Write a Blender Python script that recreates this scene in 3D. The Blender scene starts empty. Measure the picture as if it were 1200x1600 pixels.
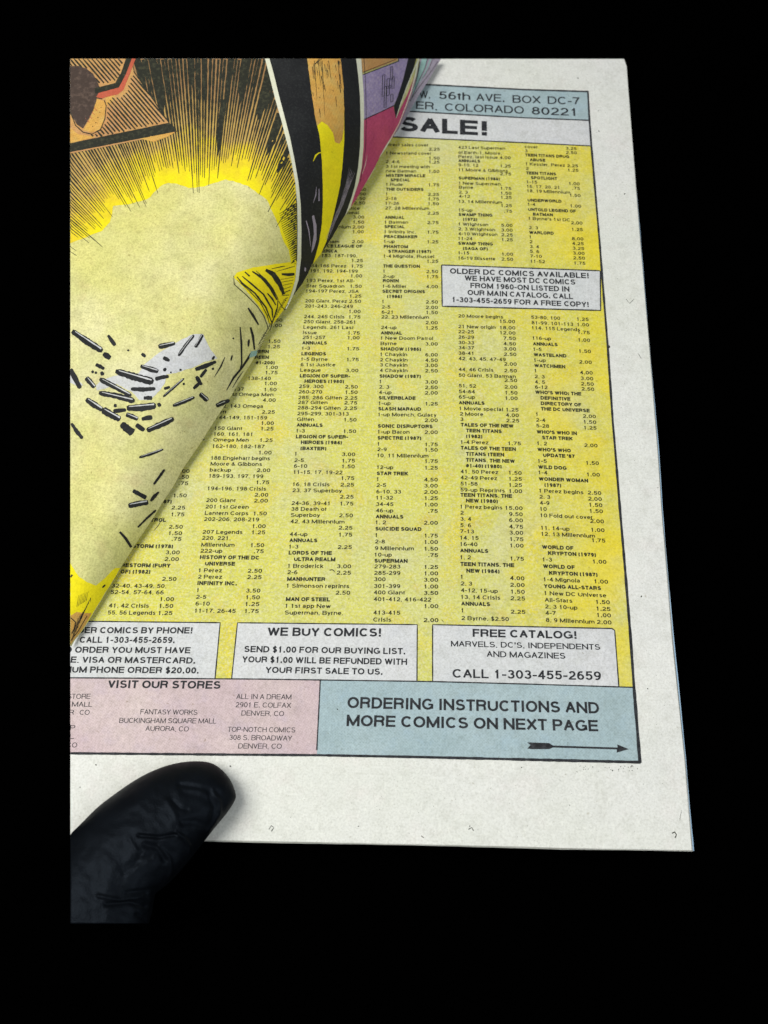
import bpy, bmesh, math, random
from mathutils import Vector, Matrix, geometry, noise
random.seed(7)
S = bpy.context.scene
COL = S.collection

# ---------------------------------------------------------------- camera
F = 1500.0                                     # focal length in pixels of the 1200 x 1600 photograph
dy = Vector((100, 3200, -1500)).normalized()   # page "up" seen from the camera
s_ = 0.018
c_ = (100 - 3200 * s_) / 1500
dx = Vector((1, -s_, c_)).normalized()
dz = dx.cross(dy).normalized(); dx = dy.cross(dz).normalized()
R = Matrix((dx, dy, dz))                       # camera -> world rotation
cam_d = bpy.data.cameras.new('camera'); cam = bpy.data.objects.new('camera', cam_d); COL.objects.link(cam)
cam_d.sensor_fit = 'VERTICAL'; cam_d.sensor_height = 36; cam_d.sensor_width = 36; cam_d.lens = F / 1600 * 36
DIST = 0.333
CP = R @ Vector((0, 0, DIST))
cam.matrix_world = Matrix.Translation(CP) @ R.to_4x4()
cam_d.clip_start = 0.005; cam_d.clip_end = 20
cam_d.dof.use_dof = True; cam_d.dof.focus_distance = 0.325; cam_d.dof.aperture_fstop = 18
S.camera = cam

# ---------------------------------------------------------------- world, lamps, exposure
W = bpy.data.worlds.new('World'); S.world = W; W.use_nodes = True
W.node_tree.nodes['Background'].inputs[0].default_value = (0.86, 0.93, 1.0, 1)
W.node_tree.nodes['Background'].inputs[1].default_value = 0.22
def area(name, loc, target, size, power, color):
    l = bpy.data.lights.new(name, 'AREA'); l.shape = 'RECTANGLE'; l.size = size[0]; l.size_y = size[1]
    l.energy = power; l.color = color
    o = bpy.data.objects.new(name, l); COL.objects.link(o); o.location = loc
    o.rotation_euler = (Vector(target) - Vector(loc)).to_track_quat('-Z', 'Y').to_euler()
    return o
area('window_light', (-0.40, -0.02, 0.66), (0.02, -0.05, 0), (0.50, 0.50), 6.9, (1.0, 0.985, 0.95))
area('soft_room_light', (0.55, -0.34, 0.70), (0.02, -0.04, 0), (0.6, 0.6), 3.4, (0.93, 0.97, 1.0))
S.view_settings.view_transform = 'Standard'; S.view_settings.look = 'None'
S.view_settings.exposure = 0; S.view_settings.gamma = 1

# ---------------------------------------------------------------- placing points of the photographed surfaces
def lerp_tab(tab, v):
    if v <= tab[0][0]: return tab[0][1]
    for (a, fa), (b, fb) in zip(tab, tab[1:]):
        if v <= b: return fa + (fb - fa) * (v - a) / (b - a)
    return tab[-1][1]
def ray(px, py): return R @ Vector(((px - 600) / F, (800 - py) / F, -1))
def hit(px, py, z):
    d = ray(px, py); return CP + d * ((z - CP.z) / d.z)
def page_z(p):                                  # the sheets droop a little towards their free edge and wave slightly
    return -0.16 * max(0.0, p.x + 0.005) ** 2 + 0.00016 * noise.noise((p.x*26, p.y*22, 5)) + .00022 * noise.noise((p.x*9, p.y*12, 8))
def on_page(px, py, off=0.0):
    z = 0.0
    for _ in range(3): z = page_z(hit(px, py, z))
    return hit(px, py, z + off)
MM = 0.001
# contour of the turned leaf: (y, x)
E1 = [(92,656),(120,650),(145,643),(170,634),(195,624),(215,613),(232,602),(248,592),(262,585),(280,575),(295,566),(312,556),(325,547),(345,534),(370,520),(385,510),
      (398,501),(413,488),(427,482),(443,473),(460,460),(470,453),(485,443),(497,433),(508,426),(518,418),(530,413),(540,409),(552,401),
      (565,394),(578,386),(592,377),(605,369),(618,362),(625,357),(640,347),(655,337),(677,323),(690,315),(712,300),(732,286),(763,269),(785,254),
      (810,239),(850,212),(890,187),(915,172),(935,160),(960,145),(985,129),(1009,110)]
E2 = [(92,689),(107,680),(128,668),(148,655),(165,645),(180,637),(200,624),(215,611),(235,596)]
RT = [(92,175),(300,150),(500,115),(700,90),(900,60),(1009,45)]      # width of the bend in px
HT = [(92,34),(300,27),(500,19),(700,13),(900,8),(1009,5.5)]           # height of the leaf in mm
EB = [(92,8),(300,5.0),(500,3.6),(700,2.8),(1009,2.0)]      # clearance of its edge in mm
def E2x(py): return lerp_tab(E2, py)
def leaf_z(px, py, E=E1, low=0.0):
    if E is E2: return (3.0 + 7.0 * min(1, max(0.0, E2x(py) - px) / 60)) * MM
    d = max(0.0, (lerp_tab(E, py) - px) * 0.80)
    r = lerp_tab(RT, py); s = min(1.0, d / r)
    h = lerp_tab(HT, py) * MM
    z = lerp_tab(EB, py) * MM + h * (1 - (1 - s) ** 2.0) + 2.2*MM * max(0, d - r) / 300
    z += (.55*noise.noise((px/85, py/70, 2)) + .16*noise.noise((px/26, py/30, 6))) * MM * min(1, s*1.6)
    z += 0.35*MM * math.sin(px / 47 + py / 61) * s + 0.22*MM * math.sin(px / 23 - py / 35 + 1) * s
    return z - low
def on_leaf(px, py, off=0.0, E=E1, low=0.0):
    p = hit(px, py, leaf_z(px, py, E, low))
    if off:
        a = hit(px - 1.5, py, leaf_z(px - 1.5, py, E, low)); b = hit(px, py + 1.5, leaf_z(px, py + 1.5, E, low))
        n = (a - p).cross(b - p); n.normalize()
        if n.dot(CP - p) < 0: n = -n
        p = p + n * off
    return p

# ---------------------------------------------------------------- materials
def mat(name):
    m = bpy.data.materials.new(name); m.use_nodes = True
    nt = m.node_tree; b = nt.nodes['Principled BSDF']
    return m, nt, b
def N(nt, t, **kw):
    n = nt.nodes.new(t)
    for k, v in kw.items():
        if k in n.inputs: n.inputs[k].default_value = v
        else: setattr(n, k, v)
    return n
def noise_fac(nt, scale, lo, hi, detail=3, rough=0.6, stretch=None):
    tc = N(nt, 'ShaderNodeTexCoord')
    src = tc.outputs['Object']
    if stretch:
        mp = N(nt, 'ShaderNodeMapping'); mp.inputs['Scale'].default_value = stretch
        nt.links.new(src, mp.inputs['Vector']); src = mp.outputs[0]
    n = N(nt, 'ShaderNodeTexNoise'); n.inputs['Scale'].default_value = scale
    n.inputs['Detail'].default_value = detail; n.inputs['Roughness'].default_value = rough
    nt.links.new(src, n.inputs['Vector'])
    r = N(nt, 'ShaderNodeMapRange'); r.inputs['From Min'].default_value = lo; r.inputs['From Max'].default_value = hi
    nt.links.new(n.outputs['Fac'], r.inputs['Value'])
    return r.outputs[0]
def mix(nt, fac, a, b, mode='MIX'):
    m = N(nt, 'ShaderNodeMix', data_type='RGBA', blend_type=mode)
    for i, v in ((0, fac), (6, a), (7, b)):
        if isinstance(v, (int, float)): m.inputs[i].default_value = v
        elif isinstance(v, tuple): m.inputs[i].default_value = (*v, 1)
        else: nt.links.new(v, m.inputs[i])
    return m.outputs[2]
def mul(nt, a, k):
    m = N(nt, 'ShaderNodeMath', operation='MULTIPLY'); nt.links.new(a, m.inputs[0]); m.inputs[1].default_value = k
    return m.outputs[0]
def fibres(nt, col, amt=1.0, dark=(0.62,0.58,0.50)):
    """newsprint: soft mottling, paper fibre grain and a few dark specks"""
    col = mix(nt, mul(nt, noise_fac(nt, 45, .42, .75), .22*amt), col, (0.80,0.84,0.82), 'MULTIPLY')
    col = mix(nt, mul(nt, noise_fac(nt, 210, .48, .72), .30*amt), col, (0.72,0.72,0.68), 'MULTIPLY')
    col = mix(nt, mul(nt, noise_fac(nt, 1500, .42, .68, 2, .7), .32*amt), col, (0.55,0.54,0.50), 'MULTIPLY')
    col = mix(nt, mul(nt, noise_fac(nt, 900, .50, .72, 2, .6, (1, .45, 1)), .35*amt), col, (1.18,1.18,1.16), 'MULTIPLY')
    col = mix(nt, mul(nt, noise_fac(nt, 620, .70, .76, 2, .55), .55*amt), col, dark, 'MULTIPLY')
    return col
def finish(nt, b, col, rough=0.85, bump=0.10, spec=0.14):
    nt.links.new(col, b.inputs['Base Color']); b.inputs['Roughness'].default_value = rough
    b.inputs['Specular IOR Level'].default_value = spec
    f = noise_fac(nt, 1100, 0, 1, 3, .7)
    bp = N(nt, 'ShaderNodeBump'); bp.inputs['Strength'].default_value = bump; bp.inputs['Distance'].default_value = 0.00015
    nt.links.new(f, bp.inputs['Height']); nt.links.new(bp.outputs[0], b.inputs['Normal'])
def halftone(nt, col, tint, k=.35, scale=1350, rot=.8):
    tc = N(nt, 'ShaderNodeTexCoord'); mp = N(nt, 'ShaderNodeMapping'); mp.inputs['Rotation'].default_value = (0, 0, rot)
    nt.links.new(tc.outputs['Object'], mp.inputs[0])
    outs = []
    for d in ('X', 'Y'):
        w = N(nt, 'ShaderNodeTexWave', wave_type='BANDS', bands_direction=d); w.inputs['Scale'].default_value = scale / 6.28
        w.inputs['Distortion'].default_value = 0
        nt.links.new(mp.outputs[0], w.inputs['Vector']); outs.append(w.outputs['Fac'])
    m = N(nt, 'ShaderNodeMath', operation='MULTIPLY'); nt.links.new(outs[0], m.inputs[0]); nt.links.new(outs[1], m.inputs[1])
    return mix(nt, mul(nt, m.outputs[0], k), col, tint, 'MULTIPLY')

M = {}
def simple(name, base, blots=(), amt=1.3, dots=None, rough=.85, bump=.1):
    m, nt, b = mat(name)
    col = mix(nt, 0.0, base, base)
    for sc, lo, hi, k, c in blots: col = mix(nt, mul(nt, noise_fac(nt, sc, lo, hi), k), col, c)
    if dots: col = halftone(nt, col, *dots)
    col = fibres(nt, col, amt)
    finish(nt, b, col, rough, bump); M[name] = m
simple('newsprint_paper', (0.66,0.665,0.61), [(14,.40,.70,.55,(0.70,0.69,0.68)), (70,.55,.75,.25,(0.68,0.60,0.58))], amt=1.05)
simple('page_edge_paper', (0.40,0.40,0.36), amt=1.3)
simple('cover_lining', (0.40,0.60,0.80), [(30,.4,.7,.8,(0.52,0.68,0.82))], amt=.6)
simple('white_box_print', (0.58,0.59,0.585), [(18,.40,.70,.6,(0.60,0.59,0.60)), (90,.5,.7,.35,(0.55,0.56,0.60))])
simple('blue_tint', (0.34,0.435,0.455), [(40,.4,.7,.5,(0.43,0.51,0.52)), (160,.5,.75,.4,(0.30,0.42,0.50))], dots=((0.72,0.80,0.86),.5,3000,.78))
simple('pink_tint', (0.55,0.44,0.45), [(35,.4,.7,.6,(0.60,0.52,0.48)), (150,.5,.75,.4,(0.47,0.40,0.48))], dots=((0.80,0.66,0.70),.5,3000,.5))
simple('pale_yellow_art', (0.64,0.61,0.255), [(7,.42,.62,.65,(0.65,0.605,0.17)), (330,.52,.66,.30,(0.54,0.46,0.18)), (16,.42,.62,.75,(0.665,0.635,0.37)), (55,.48,.72,.45,(0.52,0.53,0.17)), (90,.6,.75,.35,(0.60,0.46,0.22))], amt=1.8)
simple('vivid_yellow_art', (0.80,0.68,0.012), [(30,.5,.7,.5,(0.80,0.60,0.02)), (180,.5,.75,.4,(0.68,0.62,0.02))], amt=.9)
simple('orange_art', (0.60,0.32,0.085), [(40,.4,.7,.6,(0.64,0.42,0.07)), (260,.45,.7,.5,(0.55,0.42,0.14))], dots=((0.72,0.62,0.45),.5,2600,.3))
simple('tan_art', (0.50,0.26,0.10), [(50,.4,.7,.6,(0.56,0.36,0.11)), (260,.45,.7,.4,(0.45,0.30,0.18))], dots=((0.72,0.60,0.5),.5,2600,.3))
simple('brown_art', (0.060,0.042,0.034), [(520,.5,.66,.7,(0.13,0.09,0.07))], amt=1.0)
simple('red_art', (0.46,0.10,0.055), [(200,.5,.7,.4,(0.45,0.13,0.08))])
simple('magenta_art', (0.44,0.065,0.15), [(60,.4,.7,.6,(0.52,0.09,0.16)), (240,.5,.7,.4,(0.36,0.05,0.15))], dots=((0.8,0.6,0.75),.35,2600,.4))
simple('purple_art', (0.30,0.24,0.40), [(80,.4,.7,.6,(0.38,0.32,0.46)), (500,.45,.65,.5,(0.46,0.38,0.48))], dots=((0.7,0.65,0.9),.5,2600,.4))
simple('lavender_art', (0.30,0.26,0.32), [(80,.4,.7,.6,(0.36,0.33,0.38))])
simple('teal_art', (0.22,0.38,0.36), [(80,.4,.7,.6,(0.34,0.48,0.44))])
simple('grey_white_art', (0.55,0.555,0.56), [(60,.4,.7,.5,(0.56,0.56,0.48)),(240,.5,.7,.4,(0.42,0.42,0.46))])
simple('gutter_paper', (0.66,0.66,0.50), [(60,.4,.7,.5,(0.70,0.70,0.62))], amt=.8)
simple('black_ink', (0.013,0.0135,0.0145), [(90,.45,.7,.5,(0.024,0.026,0.026)), (1300,.5,.7,.35,(0.045,0.048,0.045))], amt=.5, rough=.62)
simple('soft_black_ink', (0.022,0.023,0.016), [(800,.5,.68,.5,(0.075,0.075,0.04))], amt=.4, rough=.7)
# text ink: worn, letting the paper through in places
def ink(name, base, lo, hi, k):
    m, nt, b = mat(name)
    col = mix(nt, noise_fac(nt, 900, .4, .7), base, tuple(c * 2.4 + .01 for c in base))
    nt.links.new(col, b.inputs['Base Color']); b.inputs['Roughness'].default_value = .75; b.inputs['Specular IOR Level'].default_value = .2
    tr = N(nt, 'ShaderNodeBsdfTransparent'); ms = N(nt, 'ShaderNodeMixShader')
    nt.links.new(mul(nt, noise_fac(nt, 1500, lo, hi, 3, .7), k), ms.inputs[0])
    nt.links.new(b.outputs[0], ms.inputs[1]); nt.links.new(tr.outputs[0], ms.inputs[2])
    nt.links.new(ms.outputs[0], nt.nodes['Material Output'].inputs[0]); M[name] = m
ink('list_ink', (0.011,0.011,0.006), .44, .70, .40)
ink('heading_ink', (0.014,0.015,0.010), .46, .70, .40)
ink('display_ink', (0.013,0.014,0.016), .52, .75, .20)
# yellow price list ground: patchy yellow print on grey newsprint, fuller at its right border
def yellow_panel():
    m, nt, b = mat('yellow_list_print')
    col = mix(nt, noise_fac(nt, 16, .38, .66), (0.605,0.58,0.085), (0.57,0.57,0.19))
    col = mix(nt, mul(nt, noise_fac(nt, 55, .50, .66), .85), col, (0.66,0.56,0.045))
    col = mix(nt, mul(nt, noise_fac(nt, 34, .54, .68), .48), col, (0.54,0.54,0.32))
    col = mix(nt, mul(nt, noise_fac(nt, 95, .58, .72), .45), col, (0.62,0.45,0.10))
    col = mix(nt, mul(nt, noise_fac(nt, 1300, .45, .62, 2), .55), col, (0.66,0.64,0.40))
    col = mix(nt, mul(nt, noise_fac(nt, 850, .5, .66, 3), .40), col, (0.44,0.42,0.10))
    col = mix(nt, mul(nt, noise_fac(nt, 300, .55, .72, 2, .6, (1, 3, 1)), .30), col, (0.34,0.36,0.14))
    col = mix(nt, mul(nt, noise_fac(nt, 420, .56, .68, 2, .6, (1, 2.4, 1)), .28), col, (0.40,0.38,0.10))
    tc = N(nt, 'ShaderNodeTexCoord'); sx = N(nt, 'ShaderNodeSeparateXYZ'); nt.links.new(tc.outputs['Object'], sx.inputs[0])
    r = N(nt, 'ShaderNodeMapRange', interpolation_type='SMOOTHSTEP'); r.inputs['From Min'].default_value = 0.030; r.inputs['From Max'].default_value = 0.084
    nt.links.new(sx.outputs[0], r.inputs['Value'])
    mm = N(nt, 'ShaderNodeMath', operation='MULTIPLY'); nt.links.new(r.outputs[0], mm.inputs[0]); nt.links.new(noise_fac(nt, 38, .30, .62), mm.inputs[1])
    col = mix(nt, mul(nt, mm.outputs[0], .8), col, (0.72,0.58,0.02))
    col = fibres(nt, col, 1.15)
    finish(nt, b, col); M['yellow_list_print'] = m
yellow_panel()
# burst ground: yellow at the blast, orange then brown outward (printed colour)
BC = on_leaf(318, 420)
def burst():
    m, nt, b = mat('burst_print')
    tc = N(nt, 'ShaderNodeTexCoord'); v = N(nt, 'ShaderNodeVectorMath', operation='DISTANCE')
    nt.links.new(tc.outputs['Object'], v.inputs[0]); v.inputs[1].default_value = BC
    n = N(nt, 'ShaderNodeMath', operation='MULTIPLY_ADD'); nt.links.new(noise_fac(nt, 120, .3, .7), n.inputs[0]); n.inputs[1].default_value = .012
    nt.links.new(v.outputs['Value'], n.inputs[2])
    r = N(nt, 'ShaderNodeMapRange'); r.inputs['From Min'].default_value = .032; r.inputs['From Max'].default_value = .085
    nt.links.new(n.outputs[0], r.inputs['Value'])
    cr = N(nt, 'ShaderNodeValToRGB'); e = cr.color_ramp.elements
    e[0].position = 0.22; e[0].color = (0.80,0.68,0.012,1); e[1].position = 1; e[1].color = (0.30,0.17,0.07,1)
    k = cr.color_ramp.elements.new(.44); k.color = (0.68,0.50,0.03,1); k = cr.color_ramp.elements.new(.62); k.color = (0.50,0.33,0.09,1)
    nt.links.new(r.outputs[0], cr.inputs[0])
    finish(nt, b, fibres(nt, cr.outputs[0], .9)); M['burst_print'] = m
burst()
def glove():
    m, nt, b = mat('black_nitrile')
    col = mix(nt, noise_fac(nt, 60, .35, .7), (0.0016,0.0020,0.0027), (0.0036,0.0046,0.0062))
    nt.links.new(col, b.inputs['Base Color']); b.inputs['Roughness'].default_value = .42
    b.inputs['Specular IOR Level'].default_value = .06
    b.inputs['Specular Tint'].default_value = (.62,.78,1,1)
    bp = N(nt, 'ShaderNodeBump'); bp.inputs['Strength'].default_value = .5; bp.inputs['Distance'].default_value = 0.0002
    nt.links.new(noise_fac(nt, 2200, 0, 1, 2), bp.inputs['Height']); nt.links.new(bp.outputs[0], b.inputs['Normal']); M['black_nitrile'] = m
glove()
m, nt, b = mat('black_cloth'); b.inputs['Base Color'].default_value = (0.0002,0.0002,0.0002,1); b.inputs['Roughness'].default_value = 1; b.inputs['Specular IOR Level'].default_value = 0
M['black_cloth'] = m

# ---------------------------------------------------------------- object helpers
def empty(name, label, cat):
    o = bpy.data.objects.new(name, None); COL.objects.link(o); o.empty_display_size = .02
    o['label'] = label; o['category'] = cat; return o
def link(name, me, material, parent=None, label=None, smooth=False):
    o = bpy.data.objects.new(name, me); COL.objects.link(o); me.materials.append(M[material])
    if parent: o.parent = parent
    if label: o['label'] = label
    if smooth: me.shade_smooth()
    return o
def clampxy(x, y): return max(110.0, x), max(92.0, y)
def mapped(name, pts, faces, surf, off, material, parent, label=None, clamp=True):
    me = bpy.data.meshes.new(name)
    vs = []
    for x, y in pts:
        if clamp: x, y = clampxy(x, y)
        vs.append(surf(x, y, off))
    # keep every face towards the camera
    if faces:
        out = []
        for f in faces:
            a, b_, c = vs[f[0]], vs[f[1]], vs[f[2]]
            out.append(tuple(f) if (b_ - a).cross(c - a).z >= 0 else tuple(reversed(f)))
        faces = out
    me.from_pydata(vs, [], faces); me.update()
    o = link(name, me, material, parent, label)
    if name in STUFF: o['kind'] = 'stuff'
    return o
STUFF = {'lettering','price_column','column_heading','speck','ray_lines','hatching','splinter_marks','splinter_glints','shell_hatching','platform_lines','drip_lines','pale_strokes','panel_lines','ink_lines','ruled_lines','dark_band'}
def densify(poly, step):
    out = []
    for i, a in enumerate(poly):
        b = poly[(i + 1) % len(poly)]
        n = max(1, int(math.hypot(b[0]-a[0], b[1]-a[1]) / step))
        for k in range(n): out.append((a[0] + (b[0]-a[0]) * k / n, a[1] + (b[1]-a[1]) * k / n))
    return out
def inside(p, poly):
    x, y = p; c = False; j = len(poly) - 1
    for i in range(len(poly)):
        xi, yi = poly[i]; xj, yj = poly[j]
        if (yi > y) != (yj > y) and x < (xj-xi) * (y-yi) / (yj-yi) + xi: c = not c
        j = i
    return c
class Print:
    """collects flat printed shapes (px outline) and makes one mesh of them on a surface"""
    def __init__(self, surf, step=8): self.surf = surf; self.step = step; self.p = []; self.f = []
    def poly(self, poly, wob=0):
        if wob:
            poly = densify(poly, wob * 3)
            poly = [(x + wob * noise.noise((x/7, y/7, 3)) * 1.3, y + wob * noise.noise((x/7, y/7, 9)) * 1.3) for x, y in poly]
        poly = [clampxy(*p) for p in poly]
        q = densify(poly, self.step)
        w = [q[0]]
        for a in q[1:]:
            if math.hypot(a[0]-w[-1][0], a[1]-w[-1][1]) > .05: w.append(a)
        if math.hypot(w[0][0]-w[-1][0], w[0][1]-w[-1][1]) < .05: w.pop()
        q = w
        xs = [a[0] for a in q]; ys = [a[1] for a in q]
        extra = []; y = min(ys) + self.step * .5
        while y < max(ys):
            x = min(xs) + self.step * .5
            while x < max(xs):
                if inside((x, y), q): extra.append((x, y))
                x += self.step
            y += self.step
        n = len(q)
        r = geometry.delaunay_2d_cdt([Vector(a) for a in q + extra], [], [list(range(n))], 1, 1e-4)
        o = len(self.p); self.p += [(v.x, v.y) for v in r[0]]; self.f += [tuple(o + i for i in f) for f in r[2]]
    def stroke(self, pts, ws, step=None, wob=0.0):
        step = step or self.step
        if isinstance(ws, (int, float)): ws = [ws] * len(pts)
        P = []
        for i in range(len(pts) - 1):
            a, b = pts[i], pts[i+1]; n = max(1, int(math.hypot(b[0]-a[0], b[1]-a[1]) / step))
            for k in range(n):
                t = k / n; P.append((a[0]+(b[0]-a[0])*t, a[1]+(b[1]-a[1])*t, ws[i]+(ws[i+1]-ws[i])*t))
        P.append((*pts[-1], ws[-1]))
        o = len(self.p)
        for i, (x, y, w) in enumerate(P):
            a = P[max(0, i-1)]; b = P[min(len(P)-1, i+1)]
            tx, ty = b[0]-a[0], b[1]-a[1]; l = math.hypot(tx, ty) or 1; nx, ny = -ty/l, tx/l
            if wob: w *= 1 + wob * random.uniform(-1, 1)
            self.p += [(x + nx*w/2, y + ny*w/2), (x - nx*w/2, y - ny*w/2)]
        for i in range(len(P)-1): self.f.append((o+2*i, o+2*i+1, o+2*i+3, o+2*i+2))
    def blob(self, x, y, rx, ry=None, rot=0, n=9):
        ry = ry or rx; o = len(self.p)
        self.p.append((x, y))
        for k in range(n):
            a = 2*math.pi*k/n; q = 1 + random.uniform(-.18, .18)
            u, v = rx*math.cos(a)*q, ry*math.sin(a)*q
            self.p.append((x + u*math.cos(rot) - v*math.sin(rot), y + u*math.sin(rot) + v*math.cos(rot)))
        for k in range(n): self.f.append((o, o+1+k, o+1+(k+1) % n))
    def build(self, name, off, material, parent, label=None):
        return mapped(name, self.p, self.f, self.surf, off*MM, material, parent, label)

# ---- lettering: built-in face, laid as flat print
LEAN = [(280,.122),(410,.085),(555,.048),(685,.003),(810,-.032),(930,-.075),(1000,-.085)]
SLOPE = [(200,.008),(640,.010),(760,.026),(860,.040),(1000,.042)]
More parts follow.
